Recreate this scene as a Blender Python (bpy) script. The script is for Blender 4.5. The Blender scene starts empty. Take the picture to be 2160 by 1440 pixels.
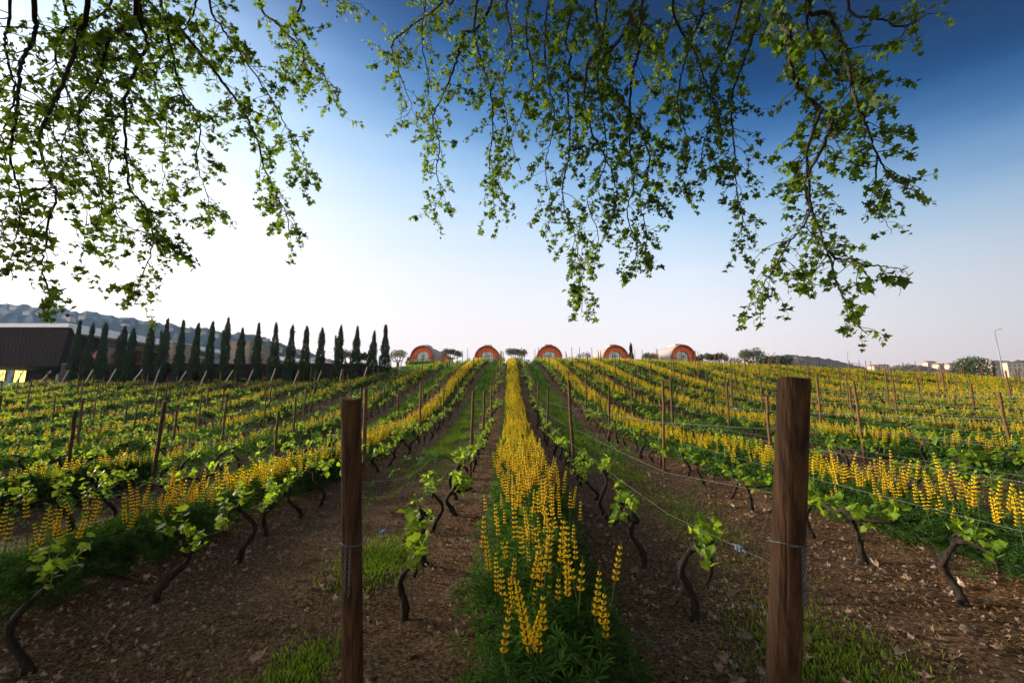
import bpy, math, random
import numpy as np
from mathutils import Matrix, Vector
rng = np.random.default_rng(7)
R = math.radians
sc = bpy.context.scene
col = sc.collection

# ------------------------------------------------------------------ camera
F = 900.0; PITCH = R(8.84); YAW = -5 / 900.0; EYE = 1.6
cam = bpy.data.cameras.new('camera'); camo = bpy.data.objects.new('camera', cam); col.objects.link(camo)
cam.sensor_width = 36; cam.lens = F / 2160 * 36; cam.clip_start = 0.05; cam.clip_end = 6000
camo.location = (0, 0, EYE); camo.rotation_euler = (math.pi / 2 + PITCH, 0, YAW)
sc.camera = camo
RM = np.array(camo.rotation_euler.to_matrix())

# ------------------------------------------------------------------ world, sun, exposure
SUN_AZ, SUN_EL = -68.0, 11.0
world = bpy.data.worlds.new('World'); sc.world = world; world.use_nodes = True
wt = world.node_tree; wn = wt.nodes; wl = wt.links
sky = wn.new('ShaderNodeTexSky'); sky.sky_type = 'NISHITA'; sky.sun_disc = False
sky.sun_elevation = R(SUN_EL); sky.sun_rotation = R(SUN_AZ); sky.dust_density = 2.0; sky.ozone_density = 3.0
bg1 = wn['Background']; bg1.inputs[1].default_value = 0.006; bg1.inputs[0].default_value = (0, 0, 0, 1)
wl.new(sky.outputs[0], bg1.inputs[0])
tc = wn.new('ShaderNodeTexCoord'); sx = wn.new('ShaderNodeSeparateXYZ'); wl.new(tc.outputs['Generated'], sx.inputs[0])
def wmath(op, a, b=None):
    m = wn.new('ShaderNodeMath'); m.operation = op
    for i, v in enumerate((a, b)):
        if v is None: continue
        if isinstance(v, (int, float)): m.inputs[i].default_value = v
        else: wl.new(v, m.inputs[i])
    return m.outputs[0]
def wdot(v):
    d = wn.new('ShaderNodeVectorMath'); d.operation = 'DOT_PRODUCT'; wl.new(tc.outputs['Generated'], d.inputs[0]); d.inputs[1].default_value = v
    return d.outputs['Value']
sa, se = R(SUN_AZ), R(SUN_EL)
SUND = (math.sin(sa) * math.cos(se), math.cos(sa) * math.cos(se), math.sin(se))
azd = wdot((math.sin(R(-46)), math.cos(R(-46)), 0))
cn = wn.new('ShaderNodeTexNoise'); cn.inputs['Scale'].default_value = 2.2; cn.inputs['Detail'].default_value = 4
mp = wn.new('ShaderNodeMapping'); mp.inputs['Scale'].default_value = (1, 1, 9); wl.new(tc.outputs['Generated'], mp.inputs[0]); wl.new(mp.outputs[0], cn.inputs[0])
t = wmath('MULTIPLY', sx.outputs[2], wmath('ADD', 1.0, wmath('MULTIPLY', wmath('SUBTRACT', 0.62, azd), 0.55)))
t = wmath('ADD', t, wmath('MULTIPLY', wmath('SUBTRACT', cn.outputs[0], 0.5), 0.05))
ramp = wn.new('ShaderNodeValToRGB'); wl.new(t, ramp.inputs[0])
SKY = [(0.0, (1.0, .78, .72)), (.10, (1.0, .84, .79)), (.20, (.96, .91, .91)), (.31, (.80, .86, .94)), (.41, (.58, .74, .91)), (.50, (.36, .58, .85)),
       (.59, (.10, .27, .58)), (.67, (.016, .11, .33)), (.74, (.000, .044, .17)), (.84, (.000, .018, .08)), (1.0, (.000, .010, .05))]
cr = ramp.color_ramp; cr.interpolation = 'B_SPLINE'
while len(cr.elements) < len(SKY): cr.elements.new(0.5)
for e, (p, c) in zip(cr.elements, SKY): e.position = p; e.color = (*c, 1)
glow = wmath('MULTIPLY', wmath('POWER', wmath('MAXIMUM', wdot(SUND), 0.0), 7.0), 1.0)
gm = wn.new('ShaderNodeVectorMath'); gm.operation = 'SCALE'; gm.inputs[0].default_value = (1.0, .93, .80); wl.new(glow, gm.inputs['Scale'])
ga = wn.new('ShaderNodeVectorMath'); ga.operation = 'ADD'; 
dim = wmath('MINIMUM', wmath('ADD', 0.80, wmath('MULTIPLY', azd, 0.6)), 1.0)
dm = wn.new('ShaderNodeVectorMath'); dm.operation = 'SCALE'; wl.new(ramp.outputs[0], dm.inputs[0]); wl.new(dim, dm.inputs['Scale'])
wl.new(dm.outputs[0], ga.inputs[0]); wl.new(gm.outputs[0], ga.inputs[1])
bg2 = wn.new('ShaderNodeBackground'); bg2.inputs[1].default_value = 0.365
# warm fill glow added to the sky behind the camera, brightens facing sides
back = wmath('MULTIPLY', wmath('MULTIPLY', wmath('MAXIMUM', wmath('MULTIPLY', sx.outputs[1], -1.0), 0.0), wmath('MAXIMUM', wmath('SUBTRACT', 1.0, sx.outputs[2]), 0.0)), 2.5)
bm = wn.new('ShaderNodeVectorMath'); bm.operation = 'SCALE'; bm.inputs[0].default_value = (1.0, .88, .76); wl.new(back, bm.inputs['Scale'])
gb2 = wn.new('ShaderNodeVectorMath'); gb2.operation = 'ADD'; wl.new(ga.outputs[0], gb2.inputs[0]); wl.new(bm.outputs[0], gb2.inputs[1])
wl.new(gb2.outputs[0], bg2.inputs[0])
ad = wn.new('ShaderNodeAddShader'); wl.new(bg1.outputs[0], ad.inputs[0]); wl.new(bg2.outputs[0], ad.inputs[1])
wl.new(ad.outputs[0], wn['World Output'].inputs['Surface'])

sun = bpy.data.lights.new('sun', 'SUN'); sun.energy = 5.0; sun.angle = R(14); sun.color = (1.0, .84, .62)
so = bpy.data.objects.new('sun', sun); col.objects.link(so)
so.rotation_euler = Vector(SUND).to_track_quat('Z', 'Y').to_euler()
vs = sc.view_settings; vs.view_transform = 'Standard'; vs.look = 'None'; vs.exposure = 1.5; vs.gamma = 1.0; vs.use_curve_mapping = False
sc.cycles.max_bounces = 6; sc.cycles.transparent_max_bounces = 4; sc.cycles.volume_bounces = 0
sc.cycles.use_denoising = True

# ------------------------------------------------------------------ projection helpers
def ray(px, py):
    d = RM @ np.array([(px - 1080) / F, (720 - py) / F, -1.0])
    return d
def at(px, py, Y):
    d = ray(px, py); s = Y / d[1]
    return np.array([d[0] * s, Y, EYE + d[2] * s])
def proj(P):
    P = np.atleast_2d(np.asarray(P, float)); q = (P - np.array([0, 0, EYE])) @ RM
    dep = np.maximum(-q[:, 2], 1e-3)
    return np.stack([1080 + F * q[:, 0] / dep, 720 - F * q[:, 1] / dep, -q[:, 2]], 1)
def inframe(P, m=60):
    q = proj(P)
    return (q[:, 2] > 0.3) & (q[:, 0] > -m) & (q[:, 0] < 2160 + m) & (q[:, 1] > -m) & (q[:, 1] < 1440 + m)

# ------------------------------------------------------------------ terrain
CP = np.array([(-.8, -14, 0), (-.8, -5, 0), (-.8, 0, 0), (-.8, 4, .08), (-.8, 8.5, .18), (-.8, 14.4, .45), (-.8, 19.7, 1.05), (-.8, 24.5, 1.8), (-.8, 29, 2.75), (-.8, 34, 3.8),
 (-.8, 41, 5.2), (-.8, 50, 6.6), (-.8, 58, 7.5), (-.8, 65, 7.95), (-.8, 75, 8.15), (-.8, 90, 8.1),
 (3.2, 8.4, .25), (5, 14.6, .56), (3.3, 15.5, .53), (5, 19.5, 1.2), (7.6, 8.3, .42), (13.4, 17, .94), (17.1, 17.9, 1.0), (18.3, 16.3, .97), (20, 8, .4), (40, 10, .4), (60, 10, .3), (75, -10, .2),
 (30.7, 28, 2.1), (30, 40, 3.6), (20, 40, 4.8), (10, 41, 5.3), (15, 29, 2.7), (45, 28, 1.8), (60, 30, 1.6), (75, 40, 2.0),
 (20, 58, 7.3), (32, 56, 6.7), (41, 55, 6.1), (56, 55, 5.2), (66, 55, 4.3), (78, 58, 3.6), (10, 58, 7.5), (20, 68, 7.8), (32, 68, 7.3), (45, 70, 6.2), (60, 70, 5.2), (20, 90, 7.8), (60, 90, 5), (78, 90, 4),
 (-4.5, 14, .4), (-6.3, 11.6, .08), (-7.7, 17.5, .42), (-3, 15.6, .4), (-5.5, 24, 1.4), (-13, 14, .05), (-19.7, 21.5, .5), (-30, 15, 0), (-20, 8, 0), (-45, 25, .8), (-60, 20, .2), (-60, 0, 0), (-20, -12, 0), (20, -12, .1),
 (-30, 30, 1.9), (-15, 30, 2.3), (-15, 40, 3.85), (-20, 40, 3.75), (-30, 40, 3.65), (-45, 40, 3.6), (-58, 40, 3.5), (-9, 40, 4.55), (-10.5, 45.5, 5.3), (-6, 44, 5.5), (-12, 50, 6.3), (-11, 56, 7.3),
 (-12, 62, 7.9), (-14, 70, 8.05), (-20, 46, 5.4), (-30, 46, 5.4), (-45, 46, 4.9), (-52, 46, 4.0), (-58, 46, 3.9), (-52, 51, 4.0), (-20, 58, 6.2), (-35, 60, 5.5), (-58, 60, 4.2), (-25, 75, 6.5), (-58, 90, 5.4), (-25, 90, 7)], float)
def U(r2): return np.where(r2 > 1e-9, r2 * np.log(r2 + 1e-12), 0) * .5
def _fit():
    n = len(CP); xy = CP[:, :2] / 20
    K = U(((xy[:, None] - xy[None]) ** 2).sum(-1)) + np.eye(n) * 0.004
    Pm = np.c_[np.ones(n), xy]
    A = np.block([[K, Pm], [Pm.T, np.zeros((3, 3))]])
    return np.linalg.solve(A, np.r_[CP[:, 2], 0, 0, 0])
W_ = _fit()
def height(X, Y):
    X = np.asarray(X, float); Y = np.asarray(Y, float); sh = np.broadcast(X, Y).shape
    x = np.broadcast_to(X, sh).ravel(); y = np.broadcast_to(Y, sh).ravel()
    xc = np.clip(x, -60, 78); yc = np.clip(y, -14, 90)
    out = np.empty(len(xc)); c2 = CP[:, :2] / 20
    for i in range(0, len(xc), 20000):
        p = np.c_[xc[i:i + 20000], yc[i:i + 20000]] / 20
        K = U(((p[:, None] - c2[None]) ** 2).sum(-1))
        out[i:i + 20000] = K @ W_[:-3] + np.c_[np.ones(len(p)), p] @ W_[-3:]
    over = np.maximum(np.hypot(np.maximum(np.maximum(-60 - x, x - 78), 0), np.maximum(y - 90, 0)), 0)
    k = np.clip(over / 150, 0, 1); k = k * k * (3 - 2 * k)
    return (out * (1 - k) + 0.5 * k).reshape(sh)
_P = rng.random((256, 256))
def vnoise(x, y):
    x = np.asarray(x, float); y = np.asarray(y, float)
    xi = np.floor(x).astype(int); yi = np.floor(y).astype(int); fx = x - xi; fy = y - yi
    fx = fx * fx * (3 - 2 * fx); fy = fy * fy * (3 - 2 * fy)
    g = lambda a, b: _P[a % 256, b % 256]
    return (g(xi, yi) * (1 - fx) + g(xi + 1, yi) * fx) * (1 - fy) + (g(xi, yi + 1) * (1 - fx) + g(xi + 1, yi + 1) * fx) * fy

# ------------------------------------------------------------------ mesh helpers
class MB:
    """collects triangles; build() links them as ONE mesh object"""
    def __init__(s): s.v = []; s.t = []; s.m = []; s.a = []; s.n = 0
    def add(s, v, t, mat=0, a=None):
        v = np.asarray(v, float).reshape(-1, 3); t = np.asarray(t, int).reshape(-1, 3)
        s.v.append(v); s.t.append(t + s.n); s.m.append(np.full(len(t), mat) if np.isscalar(mat) else np.asarray(mat)); s.n += len(v)
        s.a.append(np.full(len(t), rng.random()) if a is None else np.broadcast_to(np.asarray(a, float), (len(t),)))
    def quads(s, v, q, mat=0, a=None):
        q = np.asarray(q, int).reshape(-1, 4)
        s.add(v, np.r_[q[:, [0, 1, 2]], q[:, [0, 2, 3]]], mat, a)
    def box(s, c, size, rz=0, mat=0):
        x, y, z = np.array(size) / 2
        v = np.array([(-x, -y, -z), (x, -y, -z), (x, y, -z), (-x, y, -z), (-x, -y, z), (x, -y, z), (x, y, z), (-x, y, z)])
        cz, sz = math.cos(rz), math.sin(rz); v = v @ np.array([[cz, sz, 0], [-sz, cz, 0], [0, 0, 1]]) + np.array(c)
        s.quads(v, [(0, 3, 2, 1), (4, 5, 6, 7), (0, 1, 5, 4), (1, 2, 6, 5), (2, 3, 7, 6), (3, 0, 4, 7)], mat)
    def hexa(s, v, mat=0): s.quads(v, [(0, 3, 2, 1), (4, 5, 6, 7), (0, 1, 5, 4), (1, 2, 6, 5), (2, 3, 7, 6), (3, 0, 4, 7)], mat)
    def tube(s, pts, rad, sides=6, mat=0, rough=0.0, cap=True, a=None):
        pts = np.asarray(pts, float); n = len(pts); rad = np.broadcast_to(np.asarray(rad, float), (n,))
        tg = np.gradient(pts, axis=0); tg /= np.linalg.norm(tg, axis=1)[:, None] + 1e-9
        up = np.array([1, 0, 0.0]) if abs(tg[0][0]) < .8 else np.array([0, 1, 0.0])
        vs_ = []; ang = np.linspace(0, 2 * math.pi, sides, endpoint=False)
        for i in range(n):
            u = up - tg[i] * up.dot(tg[i]); u /= np.linalg.norm(u) + 1e-9; w = np.cross(tg[i], u); up = u
            r = rad[i] * (1 + (rough * rng.normal(size=sides) if rough else 0))
            vs_.append(pts[i] + (np.cos(ang) * r)[:, None] * u + (np.sin(ang) * r)[:, None] * w)
        v = np.concatenate(vs_); i0 = np.arange(n - 1)[:, None] * sides; j = np.arange(sides)[None]; j1 = (j + 1) % sides
        q = np.stack([i0 + j, i0 + j1, i0 + sides + j1, i0 + sides + j], -1).reshape(-1, 4)
        tri = [q[:, [0, 1, 2]], q[:, [0, 2, 3]]]
        if cap:
            k = np.arange(1, sides - 1); z = np.zeros_like(k)
            tri += [np.stack([z, k + 1, k], 1), np.stack([z, k, k + 1], 1) + (n - 1) * sides]
        s.add(v, np.concatenate(tri), mat, a)
    def inst(s, tv, tt, M, pos, tm=0, a=None):
        """many copies of a small template: M (n,3,3) maps template axes (rows) to world"""
        n = len(pos)
        if n == 0: return
        v = np.einsum('kj,njl->nkl', tv, M) + np.asarray(pos)[:, None]
        t_ = (np.arange(n)[:, None, None] * len(tv) + tt[None]).reshape(-1, 3)
        av = rng.random(n) if a is None else np.broadcast_to(a, (n,))
        mm = np.tile(tm, n) if not np.isscalar(tm) else tm
        s.add(v.reshape(-1, 3), t_, mm, np.repeat(av, len(tt)))
    def mesh(s, name, mats, smooth=False):
        v = np.concatenate(s.v).astype(np.float32); t_ = np.concatenate(s.t).astype(np.int32)
        me = bpy.data.meshes.new(name); me.vertices.add(len(v)); me.vertices.foreach_set('co', v.ravel())
        me.loops.add(t_.size); me.loops.foreach_set('vertex_index', t_.ravel())
        me.polygons.add(len(t_)); me.polygons.foreach_set('loop_start', np.arange(len(t_), dtype=np.int32) * 3)
        for m in (mats if isinstance(mats, (list, tuple)) else [mats]): me.materials.append(m)
        me.polygons.foreach_set('material_index', np.concatenate(s.m).astype(np.int32))
        at_ = me.attributes.new('v', 'FLOAT', 'FACE'); at_.data.foreach_set('value', np.concatenate(s.a).astype(np.float32))
        me.polygons.foreach_set('use_smooth', np.full(len(t_), bool(smooth)))
        me.update(); me.validate()
        return me
    def build(s, name, mats, parent=None, smooth=False, loc=None):
        o = bpy.data.objects.new(name, s.mesh(name, mats, smooth)); col.objects.link(o)
        if parent is not None: o.parent = parent
        if loc is not None: o.location = loc
        return o
def tag(o, label=None, cat=None, group=None, kind=None):
    for k, v in (('label', label), ('category', cat), ('group', group), ('kind', kind)):
        if v: o[k] = v
    return o
def empty(name, loc=(0, 0, 0), rz=0):
    o = bpy.data.objects.new(name, None); col.objects.link(o); o.location = tuple(loc); o.rotation_euler = (0, 0, rz); o.empty_display_size = .2
    return o
def linked(name, me, parent=None, loc=None):
    o = bpy.data.objects.new(name, me); col.objects.link(o)
    if parent is not None: o.parent = parent
    if loc is not None: o.location = loc
    return o
def copy_tree(o, parent=None):
    c = o.copy(); col.objects.link(c); c.parent = parent
    for ch in o.children: copy_tree(ch, c)
    return c
def rotmats(yaw, tilt, roll):
    """rows = images of x, y, z axes; y first spun by roll about y, tilted up from ground by tilt, then yawed"""
    yaw, tilt, roll = np.broadcast_arrays(yaw, tilt, roll); n = len(yaw)
    cy, sy, ct, st, c_, s_ = np.cos(yaw), np.sin(yaw), np.cos(tilt), np.sin(tilt), np.cos(roll), np.sin(roll)
    y = np.stack([-sy * ct, cy * ct, st], 1); x0 = np.stack([cy, sy, np.zeros(n)], 1); z0 = np.cross(x0, y)
    x = x0 * c_[:, None] - z0 * s_[:, None]; z = x0 * s_[:, None] + z0 * c_[:, None]
    return np.stack([x, y, z], 1)
ORD = ['first', 'second', 'third', 'fourth', 'fifth', 'sixth', 'seventh', 'eighth', 'ninth', 'tenth', 'eleventh', 'twelfth', 'thirteenth', 'fourteenth', 'fifteenth', 'sixteenth', 'seventeenth', 'eighteenth', 'nineteenth', 'twentieth']
ORD += ['twenty-' + w for w in ORD[:9]] + ['thirtieth'] + ['thirty-' + w for w in ORD[:9]] + ['fortieth'] + ['forty-' + w for w in ORD[:9]] + ['fiftieth'] + ['fifty-' + w for w in ORD[:9]] + ['sixtieth'] + ['sixty-' + w for w in ORD[:9]]

# ------------------------------------------------------------------ materials
def mat(name, c1, c2=None, scale=8.0, rough=.85, trans=None, tfac=.45, bump=0.0, attr=False, spec=.25, stretch=None, rnd=False, metal=0.0, c3=None, emit=None, estr=0):
    m = bpy.data.materials.new(name); m.use_nodes = True; nt = m.node_tree; N = nt.nodes; L = nt.links; P = N['Principled BSDF']
    P.inputs['Roughness'].default_value = rough; P.inputs['Specular IOR Level'].default_value = spec; P.inputs['Metallic'].default_value = metal
    c2 = c2 or c1
    co = N.new('ShaderNodeTexCoord'); nz = N.new('ShaderNodeTexNoise'); nz.inputs['Scale'].default_value = scale; nz.inputs['Detail'].default_value = 6; nz.inputs['Roughness'].default_value = .65
    src = co.outputs['Object']
    if stretch:
        mp_ = N.new('ShaderNodeMapping'); mp_.inputs['Scale'].default_value = stretch; L.new(src, mp_.inputs[0]); src = mp_.outputs[0]
    L.new(src, nz.inputs['Vector'])
    fac = nz.outputs[0]
    def mth(op, a, b):
        k = N.new('ShaderNodeMath'); k.operation = op; k.use_clamp = False
        for i, v in enumerate((a, b)):
            if isinstance(v, (int, float)): k.inputs[i].default_value = v
            else: L.new(v, k.inputs[i])
        return k.outputs[0]
    f = mth('MULTIPLY_ADD', fac, 2.2); f.node.inputs[2].default_value = -.6
    if attr:
        at_ = N.new('ShaderNodeAttribute'); at_.attribute_name = 'v'
        f = mth('ADD', mth('MULTIPLY', f, .35), mth('MULTIPLY', at_.outputs['Fac'], .75))
    if rnd:
        oi = N.new('ShaderNodeObjectInfo'); f = mth('ADD', mth('MULTIPLY', f, .6), mth('MULTIPLY', oi.outputs['Random'], .5))
    rp = N.new('ShaderNodeValToRGB'); L.new(f, rp.inputs[0]); rp.color_ramp.elements[0].position = .12; rp.color_ramp.elements[1].position = .88
    rp.color_ramp.elements[0].color = (*c1, 1); rp.color_ramp.elements[1].color = (*c2, 1)
    if c3:
        e = rp.color_ramp.elements.new(.97); e.color = (*c3, 1)
    L.new(rp.outputs[0], P.inputs['Base Color'])
    if bump:
        b = N.new('ShaderNodeBump'); b.inputs['Strength'].default_value = bump; b.inputs['Distance'].default_value = .02; L.new(nz.outputs[0], b.inputs['Height']); L.new(b.outputs[0], P.inputs['Normal'])
    if emit: P.inputs['Emission Color'].default_value = (*emit, 1); P.inputs['Emission Strength'].default_value = estr
    if trans:
        tr = N.new('ShaderNodeBsdfTranslucent'); mx = N.new('ShaderNodeMixShader'); mx.inputs[0].default_value = tfac
        mc = N.new('ShaderNodeMix'); mc.data_type = 'RGBA'; mc.blend_type = 'MULTIPLY'; mc.inputs[0].default_value = 1.0
        # translucent tint follows the leaf's own colour variation
        ga_ = N.new('ShaderNodeMix'); ga_.data_type = 'RGBA'; L.new(f, ga_.inputs[0]); ga_.inputs[6].default_value = (*[x * .75 for x in trans], 1); ga_.inputs[7].default_value = (*trans, 1)
        L.new(ga_.outputs[2], tr.inputs[0])
        L.new(P.outputs[0], mx.inputs[1]); L.new(tr.outputs[0], mx.inputs[2]); L.new(mx.outputs[0], N['Material Output'].inputs[0])
    return m
M = {}
M['plane_leaf'] = mat('plane_leaf', (.018, .042, .006), (.055, .10, .011), 3, .6, trans=(.17, .29, .015), tfac=.45, attr=True)
M['plane_bark'] = mat('plane_bark', (.018, .015, .012), (.05, .042, .034), 25, .9, bump=.4)
M['seed'] = mat('seed_ball', (.03, .02, .012), (.06, .04, .02), 60, .95, bump=.6)
M['vine_bark'] = mat('vine_bark', (.006, .0045, .004), (.034, .025, .019), 40, .95, bump=.9, stretch=(1, 1, .25))
M['vine_leaf'] = mat('vine_leaf', (.060, .14, .012), (.16, .26, .020), 6, .55, trans=(.38, .54, .03), tfac=.45, attr=True)
M['lupin_leaf'] = mat('lupin_leaf', (.012, .042, .012), (.055, .125, .022), 4, .7, trans=(.09, .22, .02), tfac=.35, attr=True)
M['lupin_flower'] = mat('lupin_flower', (.84, .43, .005), (.98, .82, .02), 5, .6, trans=(.98, .74, .015), tfac=.4, attr=True)
M['grass'] = mat('grass_blade', (.06, .13, .008), (.19, .29, .018), 1.5, .7, trans=(.24, .38, .02), tfac=.38, attr=True)
M['post'] = mat('post_wood', (.030, .013, .006), (.13, .066, .030), 30, .85, bump=.5, stretch=(1, 1, .06), rnd=True)
M['post_grey'] = mat('weathered_post_wood', (.22, .18, .15), (.48, .42, .36), 30, .9, bump=.4, stretch=(1, 1, .06), rnd=True)
M['post_cut'] = mat('cut_wood', (.13, .07, .03), (.24, .14, .07), 40, .9)
M['wire'] = mat('galvanised_wire', (.10, .105, .11), (.20, .21, .22), 20, .55, metal=.6, spec=.3)
M['tension'] = mat('blue_steel', (.10, .13, .20), (.2, .25, .33), 20, .5, metal=.5)
M['litter'] = mat('dead_leaf', (.10, .06, .034), (.36, .26, .20), 12, .85, attr=True, trans=(.2, .11, .05), tfac=.15, c3=(.55, .46, .41))
M['chip'] = mat('mulch_chip', (.018, .009, .004), (.30, .175, .08), 20, .9, attr=True)
M['cypress'] = mat('cypress_leaf', (.007, .016, .006), (.034, .055, .016), 3, .8, attr=True, trans=(.05, .09, .02), tfac=.2)
M['olive'] = mat('olive_leaf', (.05, .065, .035), (.17, .18, .115), 3, .7, attr=True, trans=(.15, .17, .08), tfac=.3)
M['olive_bark'] = mat('olive_bark', (.07, .055, .045), (.20, .16, .13), 12, .9, bump=.6)
M['hedge'] = mat('hedge_leaf', (.015, .03, .010), (.05, .075, .02), 3, .8, attr=True)
M['redbush'] = mat('red_bush_leaf', (.08, .015, .02), (.2, .04, .05), 3, .8, attr=True)

# ground -----------------------------------------------------------------
def ground_material():
    m = bpy.data.materials.new('vineyard_soil'); m.use_nodes = True; nt = m.node_tree; N = nt.nodes; L = nt.links; P = N['Principled BSDF']
    P.inputs['Roughness'].default_value = .95; P.inputs['Specular IOR Level'].default_value = .1
    co = N.new('ShaderNodeTexCoord'); X = N.new('ShaderNodeSeparateXYZ'); L.new(co.outputs['Object'], X.inputs[0])
    def mth(op, *a, clamp=False):
        k = N.new('ShaderNodeMath'); k.operation = op; k.use_clamp = clamp
        for i, v in enumerate(a):
            if isinstance(v, (int, float)): k.inputs[i].default_value = v
            else: L.new(v, k.inputs[i])
        return k.outputs[0]
    def noise(s, d=5, r=.6):
        n = N.new('ShaderNodeTexNoise'); n.inputs['Scale'].default_value = s; n.inputs['Detail'].default_value = d; n.inputs['Roughness'].default_value = r; L.new(co.outputs['Object'], n.inputs['Vector']); return n.outputs[0]
    def rampc(f, st):
        r = N.new('ShaderNodeValToRGB'); L.new(f, r.inputs[0])
        while len(r.color_ramp.elements) < len(st): r.color_ramp.elements.new(.5)
        for e, (p, c) in zip(r.color_ramp.elements, st): e.position = p; e.color = (*c, 1)
        return r.outputs[0]
    def mix(f, a, b):
        k = N.new('ShaderNodeMix'); k.data_type = 'RGBA'; L.new(f, k.inputs[0]); L.new(a, k.inputs[6]); L.new(b, k.inputs[7]); return k.outputs[2]
    fine = noise(38, 8, .75); big = noise(1.3, 4)
    soil = rampc(fine, [(.34, (.011, .006, .003)), (.46, (.070, .037, .017)), (.56, (.20, .11, .048)), (.70, (.44, .31, .20))])
    soil2 = rampc(fine, [(.34, (.020, .011, .006)), (.47, (.12, .07, .04)), (.58, (.27, .18, .12)), (.70, (.46, .35, .28))])
    c = mix(mth('MULTIPLY_ADD', big, 3.0, -1.0, clamp=True), soil, soil2)
    grassc = rampc(noise(9, 6, .7), [(.3, (.035, .075, .008)), (.55, (.09, .16, .012)), (.75, (.16, .20, .03))])
    # sown strips between every second pair of rows
    u = mth('DIVIDE', mth('SUBTRACT', X.outputs[0], -1.88), 4.2)
    fr = mth('MULTIPLY', mth('ABSOLUTE', mth('SUBTRACT', mth('FRACT', mth('ADD', u, .5)), .5)), 4.2)
    e = mth('ADD', fr, mth('MULTIPLY', mth('SUBTRACT', noise(2.2, 4), .5), 1.3))
    g = mth('MULTIPLY', mth('SUBTRACT', .62, e), 4.0, clamp=True)
    near = mth('MULTIPLY', mth('SUBTRACT', X.outputs[1], 9.0), .14, clamp=True)
    g = mth('MULTIPLY', g, near)
    lawn = mth('MULTIPLY', mth('SUBTRACT', X.outputs[1], 62.0), .5, clamp=True)
    lw2 = mth('MULTIPLY', mth('MULTIPLY', mth('SUBTRACT', -6.5, mth('MULTIPLY_ADD', X.outputs[1], -.07, X.outputs[0])), .8, clamp=True), mth('SUBTRACT', X.outputs[1], 43.0, clamp=True))
    g = mth('MAXIMUM', g, mth('MAXIMUM', lawn, lw2))
    c = mix(g, c, grassc)
    L.new(c, P.inputs['Base Color'])
    b = N.new('ShaderNodeBump'); b.inputs['Strength'].default_value = .9; b.inputs['Distance'].default_value = .03; L.new(fine, b.inputs['Height']); L.new(b.outputs[0], P.inputs['Normal'])
    return m
def grid_axis(segs):
    out = []
    for a, b, st in segs: out.append(np.arange(a, b, st))
    return np.concatenate(out + [[segs[-1][1]]])
gx = grid_axis([(-1400, -100, 65), (-100, -62, 4), (-62, -14, .8), (-14, 14, .12), (14, 80, .8), (80, 120, 4), (120, 1400, 64)])
gy = grid_axis([(-90, -14, 8), (-14, 0, 1), (0, 12, .12), (12, 92, .8), (92, 140, 6), (140, 1400, 60)])
GX, GY = np.meshgrid(gx, gy); GZ = height(GX, GY)
nearw = np.clip((26 - GY) / 10, 0, 1) * (np.abs(GX) < 16)
GZ = GZ + nearw * (.045 * (vnoise(GX * 1.7, GY * 1.7) - .5) + .03 * (vnoise(GX * 6, GY * 6) - .5) + .018 * (vnoise(GX * 15, GY * 15) - .5))
g = MB(); nx, ny = len(gx), len(gy); ii = (np.arange(ny - 1)[:, None] * nx + np.arange(nx - 1)[None]).ravel()
g.quads(np.stack([GX, GY, GZ], -1).reshape(-1, 3), np.stack([ii, ii + 1, ii + 1 + nx, ii + nx], 1), 0, 0)
ground = tag(g.build('ground', ground_material(), smooth=True), 'brown mulched vineyard ground rising to a crest', 'ground', kind='structure')

# ------------------------------------------------------------------ leaf templates
def leaf_template(side, centre, fold=.12, tip=-.06):
    """side: right outline from the stalk to the tip; mirrored; fan round the centre"""
    r = np.array(side, float); l = r[1:-1][::-1] * [-1, 1]; o = np.r_[r, l]
    z = fold * np.abs(o[:, 0]) + tip * o[:, 1] ** 2
    v = np.c_[o, z]; v = np.r_[v, [[0, centre, -.02]]]; n = len(o); k = np.arange(n)
    return v, np.stack([k, (k + 1) % n, np.full(n, n)], 1)
PLANE = leaf_template([(0, 0), (.2, -.12), (.46, -.1), (.36, .1), (.66, .44), (.34, .42), (.25, .55), (0, 1)], .32)
GRAPE = leaf_template([(0, 0), (.2, -.14), (.42, -.05), (.44, .12), (.56, .38), (.38, .46), (.30, .66), (.14, .72), (0, .95)], .35, .15, -.15)
DIAM = (np.array([(0, 0, 0), (.36, .45, .06), (0, 1, -.05), (-.36, .45, .06)]), np.array([(0, 1, 2), (0, 2, 3)]))
def palm_template(n=8, w=.085):
    mb_v, mb_t = [], []
    for k in range(n):
        a = (k - (n - 1) / 2) * (2 * math.pi * .86 / n); d = np.array([math.sin(a), math.cos(a), 0]); p = np.array([math.cos(a), -math.sin(a), 0])
        b = len(mb_v); mb_v += [d * .04 + [0, 0, .0], d * .6 + p * w + [0, 0, .16], d * 1.0 + [0, 0, .12], d * .6 - p * w + [0, 0, .16]]
        mb_t += [(b, b + 1, b + 2), (b, b + 2, b + 3)]
    return np.array(mb_v), np.array(mb_t)
PALM = palm_template(8); PALM5 = palm_template(5, .17)

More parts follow.
